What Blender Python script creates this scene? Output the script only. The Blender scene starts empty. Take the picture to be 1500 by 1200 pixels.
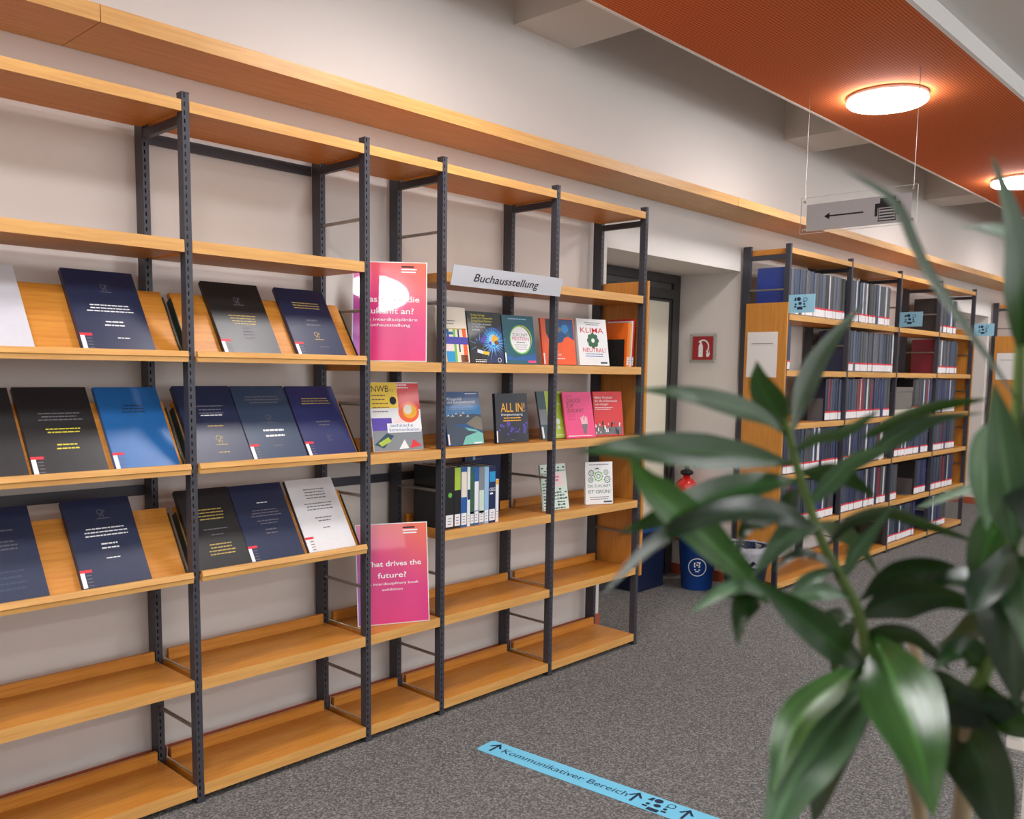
import bpy, math, random
from mathutils import Vector, Matrix, Quaternion
random.seed(7)
SC = bpy.context.scene
COL = SC.collection

# ------------------------------------------------------------------ camera
CZ, YAW, PIT, ROL, FPX, OY = 1.4485, 0.7535, -0.103, 0.0142, 1302.0, 78.2
CF = Vector((math.cos(PIT)*math.cos(YAW), math.cos(PIT)*math.sin(YAW), math.sin(PIT)))
_r = Vector((math.sin(YAW), -math.cos(YAW), 0)); _u = _r.cross(CF)
CR = math.cos(ROL)*_r + math.sin(ROL)*_u
CU = -math.sin(ROL)*_r + math.cos(ROL)*_u
CC = Vector((0, 0, CZ))
cd = bpy.data.cameras.new('camera'); cam = bpy.data.objects.new('camera', cd); COL.objects.link(cam)
cam.matrix_world = Matrix(((CR.x, CU.x, -CF.x, 0), (CR.y, CU.y, -CF.y, 0), (CR.z, CU.z, -CF.z, CZ), (0, 0, 0, 1)))
cd.sensor_fit = 'HORIZONTAL'; cd.sensor_width = 36; cd.lens = FPX/1500*36; cd.shift_y = OY/1500
cd.clip_start = 0.05
cd.dof.use_dof = True; cd.dof.focus_distance = 3.6; cd.dof.aperture_fstop = 4.6
SC.camera = cam

# ------------------------------------------------------------------ world, exposure
w = bpy.data.worlds.new('world'); SC.world = w; w.use_nodes = True
w.node_tree.nodes['Background'].inputs[0].default_value = (0.97, 0.98, 1, 1)
w.node_tree.nodes['Background'].inputs[1].default_value = 2.5
vs = SC.view_settings
vs.view_transform = 'Standard'; vs.look = 'None'; vs.gamma = 1; vs.use_curve_mapping = False
vs.exposure = 0.2
LAMP_E = 42.0          # emission of the round ceiling lamps

def ray(px, py): return CF + CR*((px-750)/FPX) - CU*((py-600-OY)/FPX)
def on(px, py, **k):
    (a, v), = k.items(); i = 'xyz'.index(a); d = ray(px, py)
    return CC + d*((v-CC[i])/d[i])
def at(px, py, dep): return CC + ray(px, py)*dep

# ------------------------------------------------------------------ materials
M = {}
def srgb(c):
    return tuple((x/12.92 if x <= .04045 else ((x+.055)/1.055)**2.4) for x in [v/255 for v in c]) + (1,)
def mat(name, rgb, rough=.5, metal=0, vary=.06, scale=30, spec=.5, coat=0, emit=0, bump=0, trans=0, ior=1.45):
    m = bpy.data.materials.new(name); m.use_nodes = True; nt = m.node_tree; N = nt.nodes; L = nt.links
    b = N['Principled BSDF']; c = srgb(rgb)
    b.inputs['Roughness'].default_value = rough; b.inputs['Metallic'].default_value = metal
    b.inputs['Specular IOR Level'].default_value = spec; b.inputs['IOR'].default_value = ior
    if coat: b.inputs['Coat Weight'].default_value = coat; b.inputs['Coat Roughness'].default_value = .06
    if trans: b.inputs['Transmission Weight'].default_value = trans
    if emit: b.inputs['Emission Color'].default_value = c; b.inputs['Emission Strength'].default_value = emit
    b.inputs['Base Color'].default_value = c
    if vary:
        tc = N.new('ShaderNodeTexCoord'); nz = N.new('ShaderNodeTexNoise'); nz.inputs['Scale'].default_value = scale
        nz.inputs['Detail'].default_value = 3
        mx = N.new('ShaderNodeMix'); mx.data_type = 'RGBA'
        mx.inputs[6].default_value = tuple(x*(1-vary) for x in c[:3])+(1,)
        mx.inputs[7].default_value = tuple(min(1, x*(1+vary)) for x in c[:3])+(1,)
        L.new(tc.outputs['Object'], nz.inputs['Vector']); L.new(nz.outputs[0], mx.inputs[0]); L.new(mx.outputs[2], b.inputs['Base Color'])
        if bump:
            bp = N.new('ShaderNodeBump'); bp.inputs['Strength'].default_value = bump; bp.inputs['Distance'].default_value = .002
            L.new(nz.outputs[0], bp.inputs['Height']); L.new(bp.outputs[0], b.inputs['Normal'])
    M[name] = m
    return m
def wood(name, a, b_, axis, rough=.42):
    m = bpy.data.materials.new(name); m.use_nodes = True; nt = m.node_tree; N = nt.nodes; L = nt.links
    b = N['Principled BSDF']; b.inputs['Roughness'].default_value = rough
    tc = N.new('ShaderNodeTexCoord'); mp = N.new('ShaderNodeMapping')
    mp.inputs['Scale'].default_value = {'x': (1.6, 34, 34), 'z': (34, 34, 1.6)}[axis]
    nz = N.new('ShaderNodeTexNoise'); nz.inputs['Scale'].default_value = 3; nz.inputs['Detail'].default_value = 5; nz.inputs['Distortion'].default_value = .6
    nz2 = N.new('ShaderNodeTexNoise'); nz2.inputs['Scale'].default_value = 14
    cr = N.new('ShaderNodeValToRGB'); cr.color_ramp.elements[0].position = .32; cr.color_ramp.elements[1].position = .68
    cr.color_ramp.elements[0].color = srgb(a); cr.color_ramp.elements[1].color = srgb(b_)
    L.new(tc.outputs['Object'], mp.inputs[0]); L.new(mp.outputs[0], nz.inputs['Vector']); L.new(nz.outputs[0], cr.inputs[0]); L.new(cr.outputs[0], b.inputs['Base Color'])
    L.new(mp.outputs[0], nz2.inputs['Vector'])
    bp = N.new('ShaderNodeBump'); bp.inputs['Strength'].default_value = .08; bp.inputs['Distance'].default_value = .001
    L.new(nz2.outputs[0], bp.inputs['Height']); L.new(bp.outputs[0], b.inputs['Normal'])
    M[name] = m; return m
wood('beech', (194, 122, 40), (212, 144, 56), 'x')
wood('beech_edge', (208, 150, 78), (226, 172, 98), 'x')
wood('beech_upright', (196, 128, 48), (212, 146, 64), 'z')
wood('ledge_wood', (200, 146, 80), (220, 168, 100), 'x')
mat('wall_paint', (222, 216, 211), .9, vary=.015, scale=2)
mat('ceiling_paint', (226, 222, 217), .9, vary=.015, scale=2)
mat('beam_paint', (214, 209, 204), .9, vary=.02, scale=2)
mat('steel_dark', (62, 62, 70), .42, vary=.08, scale=8)
mat('steel_silver', (186, 181, 172), .35, metal=.35, vary=.04)
mat('green_plastic', (26, 44, 34), .4)
mat('white_plastic', (236, 234, 230), .4, vary=.02)
mat('red_paint', (214, 30, 26), .22, coat=.4)
mat('black_rubber', (24, 24, 26), .55)
mat('brass', (190, 150, 70), .3, metal=.9)
mat('skirting_red', (176, 84, 56), .55)
mat('door_frame', (58, 56, 56), .45)
mat('door_blind', (232, 226, 206), .6, vary=.02, scale=6)
mat('door_grey', (84, 82, 82), .5)
mat('pages', (226, 220, 206), .8, vary=.06, scale=200)
mat('paper', (236, 234, 232), .7, vary=.02)
mat('ink', (38, 36, 40), .7, vary=0)
mat('ink_grey', (120, 120, 124), .7, vary=0)
mat('print_white', (240, 240, 240), .6, vary=0)
mat('print_gold', (196, 168, 92), .4, vary=0)
mat('print_yellow', (226, 214, 70), .5, vary=0)
mat('print_dim', (112, 108, 116), .6, vary=0)
mat('label_red', (226, 52, 66), .5, vary=0)
mat('label_white', (238, 236, 238), .5, vary=0)
mat('lamp_glass', (252, 251, 252), .3, emit=LAMP_E, vary=0)
mat('lamp_rim', (206, 204, 200), .35, metal=.3)
mat('clear_acrylic', (250, 252, 252), .04, trans=1.0, vary=0, ior=1.3)
mat('sign_grey', (188, 188, 190), .5, vary=.02)
mat('silver_strip', (212, 212, 218), .45, metal=.15, vary=.02)
mat('sign_blue', (150, 204, 228), .5, vary=.02)
mat('sign_ink', (22, 42, 72), .6, vary=0)
mat('floor_blue', (116, 200, 232), .6, vary=.02)
mat('fire_red', (158, 28, 36), .4, vary=.02)
mat('bin_blue', (22, 68, 146), .4)
mat('bin_navy', (22, 32, 62), .4)
mat('bag_grey', (150, 152, 158), .25, vary=.35, scale=40, bump=.6)
mat('pot_grey', (120, 116, 112), .6)
mat('soil', (60, 44, 34), .95, vary=.4, scale=80, bump=.8)
mat('stem_green', (88, 112, 52), .6, vary=.25, scale=60)
mat('stem_brown', (150, 132, 104), .75, vary=.25, scale=60)
mat('desk_white', (222, 218, 210), .45, vary=.02)
mat('box_grey', (116, 110, 104), .6, vary=.08)
mat('bookend_grey', (96, 94, 96), .45)
mat('cream_tray', (216, 210, 190), .6)
for n, c in dict(navy=(30, 42, 74), deep_navy=(18, 26, 56), blue_navy=(36, 44, 96), steel_blue=(48, 66, 92), black=(32, 32, 34), charcoal=(66, 66, 70),
                 slate=(88, 92, 106), bright_blue=(24, 100, 168), royal=(36, 62, 150), wine=(122, 24, 44), rose=(176, 70, 96), pale=(206, 206, 214), silver=(226, 224, 226)).items():
    mat('cover_'+n, c, .38, vary=.05, scale=120, spec=.8)
def flat(name, c, rough=.35):
    if name not in M: mat(name, c, rough, vary=.02, scale=40, coat=.1)
    return name
# carpet
def carpet():
    m = bpy.data.materials.new('carpet'); m.use_nodes = True; N = m.node_tree.nodes; L = m.node_tree.links; b = N['Principled BSDF']
    b.inputs['Roughness'].default_value = .95; b.inputs['Specular IOR Level'].default_value = .15
    tc = N.new('ShaderNodeTexCoord'); v = N.new('ShaderNodeTexVoronoi'); v.inputs['Scale'].default_value = 170
    n2 = N.new('ShaderNodeTexNoise'); n2.inputs['Scale'].default_value = 95; n2.inputs['Detail'].default_value = 3
    r = N.new('ShaderNodeValToRGB'); e = r.color_ramp.elements
    e[0].position = .1; e[0].color = srgb((73, 73, 73)); e[1].position = .92; e[1].color = srgb((160, 158, 153))
    x = e.new(.5); x.color = srgb((107, 106, 105))
    mm = N.new('ShaderNodeMix'); mm.data_type = 'FLOAT'; mm.inputs[0].default_value = .45
    L.new(tc.outputs['Object'], v.inputs['Vector']); L.new(tc.outputs['Object'], n2.inputs['Vector'])
    sp = N.new('ShaderNodeSeparateColor'); L.new(v.outputs['Color'], sp.inputs[0])
    L.new(sp.outputs[0], mm.inputs[2]); L.new(n2.outputs[0], mm.inputs[3]); L.new(mm.outputs[0], r.inputs[0]); L.new(r.outputs[0], b.inputs['Base Color'])
    bp = N.new('ShaderNodeBump'); bp.inputs['Strength'].default_value = .5; bp.inputs['Distance'].default_value = .004
    L.new(v.outputs['Distance'], bp.inputs['Height']); L.new(bp.outputs[0], b.inputs['Normal']); M['carpet'] = m
carpet()
def perforated():
    m = bpy.data.materials.new('orange_perforated'); m.use_nodes = True; N = m.node_tree.nodes; L = m.node_tree.links; b = N['Principled BSDF']
    b.inputs['Roughness'].default_value = .85; b.inputs['Specular IOR Level'].default_value = .2
    tc = N.new('ShaderNodeTexCoord'); sp = N.new('ShaderNodeSeparateXYZ'); L.new(tc.outputs['Object'], sp.inputs[0])
    outs = []
    for k in (0, 1):
        mu = N.new('ShaderNodeMath'); mu.operation = 'MULTIPLY'; mu.inputs[1].default_value = 2*math.pi/.016; L.new(sp.outputs[k], mu.inputs[0])
        s = N.new('ShaderNodeMath'); s.operation = 'SINE'; L.new(mu.outputs[0], s.inputs[0]); outs.append(s)
    ad = N.new('ShaderNodeMath'); ad.operation = 'ADD'; L.new(outs[0].outputs[0], ad.inputs[0]); L.new(outs[1].outputs[0], ad.inputs[1])
    r = N.new('ShaderNodeValToRGB'); r.color_ramp.elements[0].position = .55; r.color_ramp.elements[1].position = .8
    mr = N.new('ShaderNodeMath'); mr.operation = 'MULTIPLY_ADD'; mr.inputs[1].default_value = .25; mr.inputs[2].default_value = .5; L.new(ad.outputs[0], mr.inputs[0]); L.new(mr.outputs[0], r.inputs[0])
    r.color_ramp.elements[0].color = srgb((222, 116, 62)); r.color_ramp.elements[1].color = srgb((150, 66, 32))
    L.new(r.outputs[0], b.inputs['Base Color']); M['orange_perforated'] = m
perforated()
def poster_mat(name, ls):
    m = bpy.data.materials.new(name); m.use_nodes = True; N = m.node_tree.nodes; L = m.node_tree.links; b = N['Principled BSDF']
    b.inputs['Roughness'].default_value = .35; b.inputs['Coat Weight'].default_value = 1; b.inputs['Coat Roughness'].default_value = .03
    tc = N.new('ShaderNodeTexCoord'); sp = N.new('ShaderNodeSeparateXYZ'); L.new(tc.outputs['Object'], sp.inputs[0])
    def lin(ax, az, c):
        a = N.new('ShaderNodeMath'); a.operation = 'MULTIPLY_ADD'; a.inputs[1].default_value = ax; a.inputs[2].default_value = c; L.new(sp.outputs[0], a.inputs[0])
        d = N.new('ShaderNodeMath'); d.operation = 'MULTIPLY_ADD'; d.inputs[1].default_value = az; L.new(sp.outputs[2], d.inputs[0]); L.new(a.outputs[0], d.inputs[2]); d.use_clamp = True; return d
    m1 = N.new('ShaderNodeMix'); m1.data_type = 'RGBA'; m1.inputs[6].default_value = srgb((222, 52, 128)); m1.inputs[7].default_value = srgb((240, 112, 60))
    L.new(lin(2.2, 3.4, -.75).outputs[0], m1.inputs[0])
    m2 = N.new('ShaderNodeMix'); m2.data_type = 'RGBA'; m2.inputs[7].default_value = srgb((88, 110, 210))
    L.new(m1.outputs[2], m2.inputs[6]); L.new(lin(-12, -1.2, -.95).outputs[0], m2.inputs[0])
    L.new(m2.outputs[2], b.inputs['Base Color']); M[name] = m
poster_mat('poster_print', 0)
def leaf_mat(name, dark, light):
    m = bpy.data.materials.new(name); m.use_nodes = True; N = m.node_tree.nodes; L = m.node_tree.links; b = N['Principled BSDF']
    b.inputs['Roughness'].default_value = .3; b.inputs['Specular IOR Level'].default_value = .55
    uv = N.new('ShaderNodeUVMap'); mp = N.new('ShaderNodeMapping'); mp.inputs['Scale'].default_value = (34, 1.1, 1)
    L.new(uv.outputs[0], mp.inputs[0]); nz = N.new('ShaderNodeTexNoise'); nz.inputs['Scale'].default_value = 1; nz.inputs['Detail'].default_value = 3
    oi = N.new('ShaderNodeObjectInfo'); ofs = N.new('ShaderNodeVectorMath'); ofs.operation = 'ADD'; L.new(mp.outputs[0], ofs.inputs[0]); L.new(oi.outputs['Random'], ofs.inputs[1]); L.new(ofs.outputs[0], nz.inputs['Vector'])
    r = N.new('ShaderNodeValToRGB'); r.color_ramp.elements[0].position = .34; r.color_ramp.elements[1].position = .7
    r.color_ramp.elements[0].color = srgb(dark); r.color_ramp.elements[1].color = srgb(light); L.new(nz.outputs[0], r.inputs[0])
    sp = N.new('ShaderNodeSeparateXYZ'); L.new(uv.outputs[0], sp.inputs[0])
    a = N.new('ShaderNodeMath'); a.operation = 'SUBTRACT'; a.inputs[1].default_value = .5; L.new(sp.outputs[0], a.inputs[0])
    ab = N.new('ShaderNodeMath'); ab.operation = 'ABSOLUTE'; L.new(a.outputs[0], ab.inputs[0])
    mr = N.new('ShaderNodeMapRange'); mr.inputs[1].default_value = .02; mr.inputs[2].default_value = .09; mr.inputs[3].default_value = .28; mr.inputs[4].default_value = 0; L.new(ab.outputs[0], mr.inputs[0])
    mx = N.new('ShaderNodeMix'); mx.data_type = 'RGBA'; mx.inputs[7].default_value = srgb([min(255, c*1.5+14) for c in light]); L.new(mr.outputs[0], mx.inputs[0]); L.new(r.outputs[0], mx.inputs[6])
    hv = N.new('ShaderNodeHueSaturation'); mv = N.new('ShaderNodeMapRange'); mv.inputs[3].default_value = .7; mv.inputs[4].default_value = 1.3; L.new(oi.outputs['Random'], mv.inputs[0]); L.new(mv.outputs[0], hv.inputs['Value']); L.new(mx.outputs[2], hv.inputs['Color'])
    L.new(hv.outputs[0], b.inputs['Base Color'])
    bp = N.new('ShaderNodeBump'); bp.inputs['Strength'].default_value = .25; bp.inputs['Distance'].default_value = .001; L.new(nz.outputs[0], bp.inputs['Height']); L.new(bp.outputs[0], b.inputs['Normal'])
    tr = N.new('ShaderNodeBsdfTranslucent'); tr.inputs[0].default_value = srgb((90, 130, 40)); ms = N.new('ShaderNodeMixShader'); ms.inputs[0].default_value = .08
    L.new(b.outputs[0], ms.inputs[1]); L.new(tr.outputs[0], ms.inputs[2]); L.new(ms.outputs[0], N['Material Output'].inputs[0]); M[name] = m
leaf_mat('leaf_green', (10, 40, 12), (24, 66, 18))
leaf_mat('leaf_dark', (8, 26, 16), (18, 46, 24))
leaf_mat('leaf_pale', (50, 80, 58), (86, 116, 82))
leaf_mat('leaf_light', (30, 68, 24), (60, 104, 40))

# ------------------------------------------------------------------ mesh helpers
class MB:
    def __init__(s): s.v = []; s.f = []; s.mi = []; s.ms = []; s.sm = []
    def m(s, name):
        if name not in s.ms: s.ms.append(name)
        return s.ms.index(name)
    def add(s, verts, faces, mt, smooth=False):
        o = len(s.v); s.v += [tuple(p) for p in verts]; k = s.m(mt)
        for f in faces: s.f.append([i+o for i in f]); s.mi.append(k); s.sm.append(smooth)
    def box(s, x0, x1, y0, y1, z0, z1, mt):
        s.add([(x0, y0, z0), (x1, y0, z0), (x1, y1, z0), (x0, y1, z0), (x0, y0, z1), (x1, y0, z1), (x1, y1, z1), (x0, y1, z1)],
              [(0, 3, 2, 1), (4, 5, 6, 7), (0, 1, 5, 4), (1, 2, 6, 5), (2, 3, 7, 6), (3, 0, 4, 7)], mt)
    def prism(s, pts, axis, a, b, mt):       # pts: 2D outline, extruded along axis from a to b
        n = len(pts)
        def P(p, t): return {'x': (t, p[0], p[1]), 'y': (p[0], t, p[1]), 'z': (p[0], p[1], t)}[axis]
        v = [P(p, a) for p in pts]+[P(p, b) for p in pts]
        s.add(v, [list(range(n))[::-1], list(range(n, 2*n))]+[(i, (i+1) % n, n+(i+1) % n, n+i) for i in range(n)], mt)
    def tube(s, pts, r, mt, n=8, radii=None):
        pts = [Vector(p) for p in pts]; rings = []; up = Vector((0, 0, 1))
        for i, p in enumerate(pts):
            t = (pts[min(i+1, len(pts)-1)]-pts[max(i-1, 0)]).normalized()
            a = t.cross(up)
            if a.length < .05: a = t.cross(Vector((1, 0, 0)))
            a.normalize(); b = t.cross(a); rr = radii[i] if radii else r
            rings.append([p+(a*math.cos(k*2*math.pi/n)+b*math.sin(k*2*math.pi/n))*rr for k in range(n)])
        v = [q for R in rings for q in R]; f = []
        for i in range(len(pts)-1):
            for k in range(n): f.append((i*n+k, i*n+(k+1) % n, (i+1)*n+(k+1) % n, (i+1)*n+k))
        f += [list(range(n)), [(len(pts)-1)*n+k for k in range(n)]]
        s.add(v, f, mt, True)
    def lathe(s, prof, mt, n=28, c=(0, 0, 0), axis='z'):
        v = []; f = []
        for r, z in prof:
            for k in range(n):
                a = 2*math.pi*k/n; v.append((c[0]+r*math.cos(a), c[1]+r*math.sin(a), c[2]+z))
        for i in range(len(prof)-1):
            for k in range(n): f.append((i*n+k, i*n+(k+1) % n, (i+1)*n+(k+1) % n, (i+1)*n+k))
        f += [list(range(n))[::-1], [(len(prof)-1)*n+k for k in range(n)]]
        s.add(v, f, mt, True)
    # flat print on the front (-y side) plane at y
    def rect(s, x0, z0, x1, z1, mt, y=0): s.add([(x0, y, z0), (x1, y, z0), (x1, y, z1), (x0, y, z1)], [(0, 1, 2, 3)], mt)
    def poly(s, pts, mt, y=0): s.add([(p[0], y, p[1]) for p in pts], [list(range(len(pts)))], mt)
    def disc(s, x, z, r, mt, y=0, n=24, rz=None): s.poly([(x+r*math.cos(2*math.pi*k/n), z+(rz or r)*math.sin(2*math.pi*k/n)) for k in range(n)], mt, y)
    def ring(s, x, z, r, t, mt, y=0, n=24, a0=0, a1=2*math.pi):
        for k in range(n):
            a = a0+(a1-a0)*k/n; b = a0+(a1-a0)*(k+1)/n
            s.poly([(x+q*math.cos(h), z+q*math.sin(h)) for q, h in ((r, a), (r, b), (r-t, b), (r-t, a))], mt, y)
    def lines(s, x, z, w, n, lh, mt, y=0, th=.4, align='l', rnd=None):     # rows of unreadable small print
        rnd = rnd or random
        for i in range(n):
            ww = w*rnd.uniform(.72, 1); x0 = x if align == 'l' else (x-ww/2 if align == 'c' else x-ww)
            p = x0
            while p < x0+ww-.002:
                q = min(p+rnd.uniform(.006, .02), x0+ww); s.rect(p, z-i*lh, q, z-i*lh+lh*th, mt, y); p = q+.0022
    def text(s, txt, x, z, size, mt, y=0, align='l', sx=1, bold=0, shear=0, fit=None):
        cu = bpy.data.curves.new('t', 'FONT'); cu.body = txt; cu.size = 1; cu.resolution_u = 3; cu.offset = bold; cu.shear = shear
        o = bpy.data.objects.new('t', cu); me = o.to_mesh()
        vs_ = [(v.co.x, v.co.y) for v in me.vertices]; fs = [list(p.vertices) for p in me.polygons]
        o.to_mesh_clear(); bpy.data.objects.remove(o); bpy.data.curves.remove(cu)
        x0 = min(v[0] for v in vs_); x1 = max(v[0] for v in vs_)
        if fit: sx = fit/((x1-x0)*size)
        off = {'l': -x0, 'c': -(x0+x1)/2, 'r': -x1}[align]
        s.add([(x+(a+off)*size*sx, y, z+b*size) for a, b in vs_], fs, mt)
    def mesh(s, name):
        me = bpy.data.meshes.new(name); me.from_pydata(s.v, [], s.f)
        for k in s.ms: me.materials.append(M[k])
        me.polygons.foreach_set('material_index', s.mi); me.polygons.foreach_set('use_smooth', s.sm)
        me.update(); return me
    def build(s, name, parent=None, loc=None, rot=None):
        o = link(name, s.mesh(name), parent, loc, rot)
        if name.endswith(('_print', '_symbol', '_text')): o['kind'] = 'stuff'      # flat printing
        return o
def link(name, me, parent=None, loc=None, rot=None):
    o = bpy.data.objects.new(name, me); COL.objects.link(o)
    if parent: o.parent = parent
    if loc is not None: o.location = loc
    if rot is not None: o.rotation_euler = rot
    return o
def tag(o, label, cat, group=None):
    o['label'] = label; o['category'] = cat
    if group: o['group'] = group
    return o
def thing(name, label, cat, loc=(0, 0, 0), rot=(0, 0, 0), group=None):
    o = bpy.data.objects.new(name, None); COL.objects.link(o); o.empty_display_size = .05
    o.location = loc; o.rotation_euler = rot
    return tag(o, label, cat, group)
def struct(name, mb, parent=None):
    o = mb.build(name, parent)
    if not parent: o['kind'] = 'structure'
    return o
def bevel(o, wd=.002, seg=2):
    b = o.modifiers.new('bevel', 'BEVEL'); b.width = wd; b.segments = seg; b.limit_method = 'ANGLE'; return o

# ------------------------------------------------------------------ room
YW = 3.04                      # wall behind the racks
X0, X1, YB, ZC = -3.2, 16.0, -5.0, 3.45
ZL = 3.085                     # lower white ceiling on the room side of the orange soffit
N1 = (3.98, 5.462); N2 = (9.75, 11.06); NZ = 2.133; NB = 3.58
b = MB(); b.box(X0, X1, YB, NB+.2, -.1, 0, 'carpet'); struct('floor', b)
b = MB(); b.box(X0, X1, 1.452, NB+.2, ZC, ZC+.1, 'ceiling_paint'); b.box(X0, X1, YB, 1.452, ZL, ZC+.1, 'ceiling_paint'); struct('ceiling', b)
b = MB()
for a, c in ((X0, N1[0]), (N1[1], N2[0]), (N2[1], X1)): b.box(a, c, YW, NB+.2, 0, NZ, 'wall_paint')
b.box(X0, X1, YW, NB+.2, NZ, ZC, 'wall_paint')
for a, c in (N1, N2): b.box(a, c, NB, NB+.2, 0, NZ, 'wall_paint')
struct('wall_rack_side', b)
b = MB(); b.box(X0, X1, YB-.2, YB, 0, .85, 'wall_paint'); b.box(X0, X1, YB-.2, YB, 2.95, ZC, 'wall_paint')
wx = [X0, -1.6, .9, 1.2, 3.7, 4.0, 6.5, 6.8, 9.3, 9.6, 12.1, 12.4, 14.9, X1]
for a, c in zip(wx[::2], wx[1::2]): b.box(a, c, YB-.2, YB, .85, 2.95, 'wall_paint')
struct('wall_back', b)
for i, (a, c) in enumerate(zip(wx[1::2], wx[2::2])):  # windows added behind the camera to let in frontal fill daylight
    b = MB(); y0, y1 = YB-.12, YB-.06
    for q in (a, (a+c)/2-.025, c-.05): b.box(q, q+.05, y0, y1, .85, 2.95, 'white_plastic')
    for (q, r_) in ((a+.05, (a+c)/2-.025), ((a+c)/2+.025, c-.05)):
        b.box(q, r_, y0, y1, .85, .9, 'white_plastic'); b.box(q, r_, y0, y1, 2.9, 2.95, 'white_plastic')
    struct('fill_window_%d' % (i+1), b)
b = MB(); b.box(X0-.2, X0, YB, NB+.2, 0, ZC, 'wall_paint'); struct('wall_left', b)
b = MB(); b.box(X1, X1+.2, YB, NB+.2, 0, ZC, 'wall_paint'); struct('wall_right', b)
# ceiling beams
for i, (a, c) in enumerate(((3.21, 3.64), (5.98, 6.44), (8.8, 9.25), (11.6, 12.05))):
    b = MB(); b.box(a, c, 1.46, YW, 3.088, ZC, 'beam_paint'); struct('trim_%d' % (i+3), b)
# orange perforated soffit with its white edges
b = MB(); b.box(X0, X1, 1.475, 2.45, 3.0, 3.03, 'orange_perforated'); struct('ceiling_soffit', b)
b = MB(); b.box(X0, X1, 1.4525, 1.475, 3.0, 3.12, 'white_plastic'); struct('trim_1', b)
b = MB(); b.box(X0, X1, 2.45, 2.468, 2.998, 3.06, 'white_plastic'); struct('trim_2', b)
# skirting
b = MB()
b.box(N1[1]-.012, N1[1], YW+.0, NB, 0, .075, 'skirting_red'); b.box(N1[1]-.012, N1[1]+4.29, YW-.012, YW, 0, .075, 'skirting_red')
b.box(N2[1]-.012, N2[1], YW, NB, 0, .075, 'skirting_red'); b.box(N2[0], N2[1]-.012, NB-.012, NB, 0, .075, 'skirting_red')
b.box(X0, N1[0], YW-.012, YW, 0, .075, 'skirting_red'); b.box(N2[1]-.012, X1, YW-.012, YW, 0, .075, 'skirting_red')
struct('baseboard_rack_side', b)
# door in the first niche: dark frame, leaf with a cream blind behind glass
b = MB(); xr = N1[1]-.004
b.box(xr-.085, xr, NB-.07, NB-.002, 0, NZ, 'door_frame'); b.box(N1[0]+.002, N1[0]+.08, NB-.07, NB-.002, 0, NZ, 'door_frame')
b.box(N1[0]+.08, xr-.085, NB-.07, NB-.002, NZ-.06, NZ-.002, 'door_frame'); b.box(N1[0]+.08, xr-.085, NB-.07, NB-.002, 1.965, 2.03, 'door_frame')
dr = struct('door_1', b)
b = MB(); b.box(N1[0]+.08, xr-.085, NB-.05, NB-.02, 2.03, NZ-.06, 'door_grey'); b.build('transom_panel', dr)
lf = MB()
lf.box(N1[0]+.085, xr-.09, NB-.06, NB-.02, .005, .24, 'door_frame'); lf.box(xr-.1, xr-.09, NB-.06, NB-.02, .24, 1.96, 'door_frame')
lf.box(N1[0]+.085, N1[0]+.18, NB-.06, NB-.02, .24, 1.96, 'door_frame'); lf.box(N1[0]+.18, xr-.1, NB-.06, NB-.02, 1.945, 1.96, 'door_frame')
lo = lf.build('door_leaf', dr)
b = MB(); b.box(N1[0]+.18, xr-.1, NB-.045, NB-.03, .24, 1.945, 'door_blind'); b.build('blind_panel', lo)
b = MB(); b.tube([(xr-.55, NB-.06, 1.05), (xr-.55, NB-.1, 1.05), (xr-.67, NB-.1, 1.05)], .009, 'steel_silver'); b.build('door_handle', lo)
# long wooden ledge high on the wall
L = thing('wall_ledge', 'long beech wood ledge running high along the wall above the racks', 'ledge', (0, YW, 2.445))
jx = [X0+.05, on(174, 30, z=2.47).x-.06, on(1080, 300, y=2.75).x, 9.9, 13.0, 15.9]
for a, c in zip(jx, jx[1:]):
    b = MB(); b.box(a+.0015, c-.0015, -.285, -.004, 0, .022, 'ledge_wood'); b.box(a+.0015, c-.0015, -.297, -.285, 0, .05, 'ledge_wood'); b.build('ledge_board', L)
# lamps
def lamp(x, y, z, label, grp=None, sc=1):
    t = thing('ceiling_lamp', label, 'lamp', (x, y, z), group=grp); t.scale = (sc, sc, 1)
    b = MB(); b.lathe([(.165, 0), (.214, -.002), (.214, -.016), (.2, -.026)], 'lamp_rim'); b.build('lamp_base', t)
    b = MB(); b.lathe([(.19, -.024), (.21, -.028), (.212, -.036), (.2, -.046), (.15, -.056), (.07, -.061), (.001, -.062)], 'lamp_glass'); b.build('lamp_dome', t)
lamp(5.143, 2.006, 3.0, 'glowing round lamp on the orange ceiling panel above the hanging sign')
lamp(7.91, 2.006, 3.0, 'glowing round lamp on the orange ceiling panel at right picture edge')
k = 0
for x in (10.7, 2.37, -.4): lamp(x, 2.006, 3.0, 'round lamp on the orange panel %s' % {10.7: 'far beyond the right picture edge', 2.37: 'above the narrow bay, out of picture', -.4: 'left of the camera, out of picture'}[x])
for y, xs_ in ((1.16, (.44, -2.4)), (-.9, (2.4, 4.9, 7.5, 10.3)), (-3.0, (-1.6, .75, 3.1, 5.5, 8.2, 11))):  # middle and rear rows: unseen lamps added as fill light for the room
    for x in xs_:
        lamp(x, y, ZL, '%s lamp from the left wall in the %s row of the white ceiling' % (('first', 'second', 'third', 'fourth', 'fifth', 'sixth')[sorted(xs_).index(x)], {1.16: 'nearest', -.9: 'middle added-fill', -3.0: 'window side added-fill'}[y]), None, 1.25 if x == .44 else 1)

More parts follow.
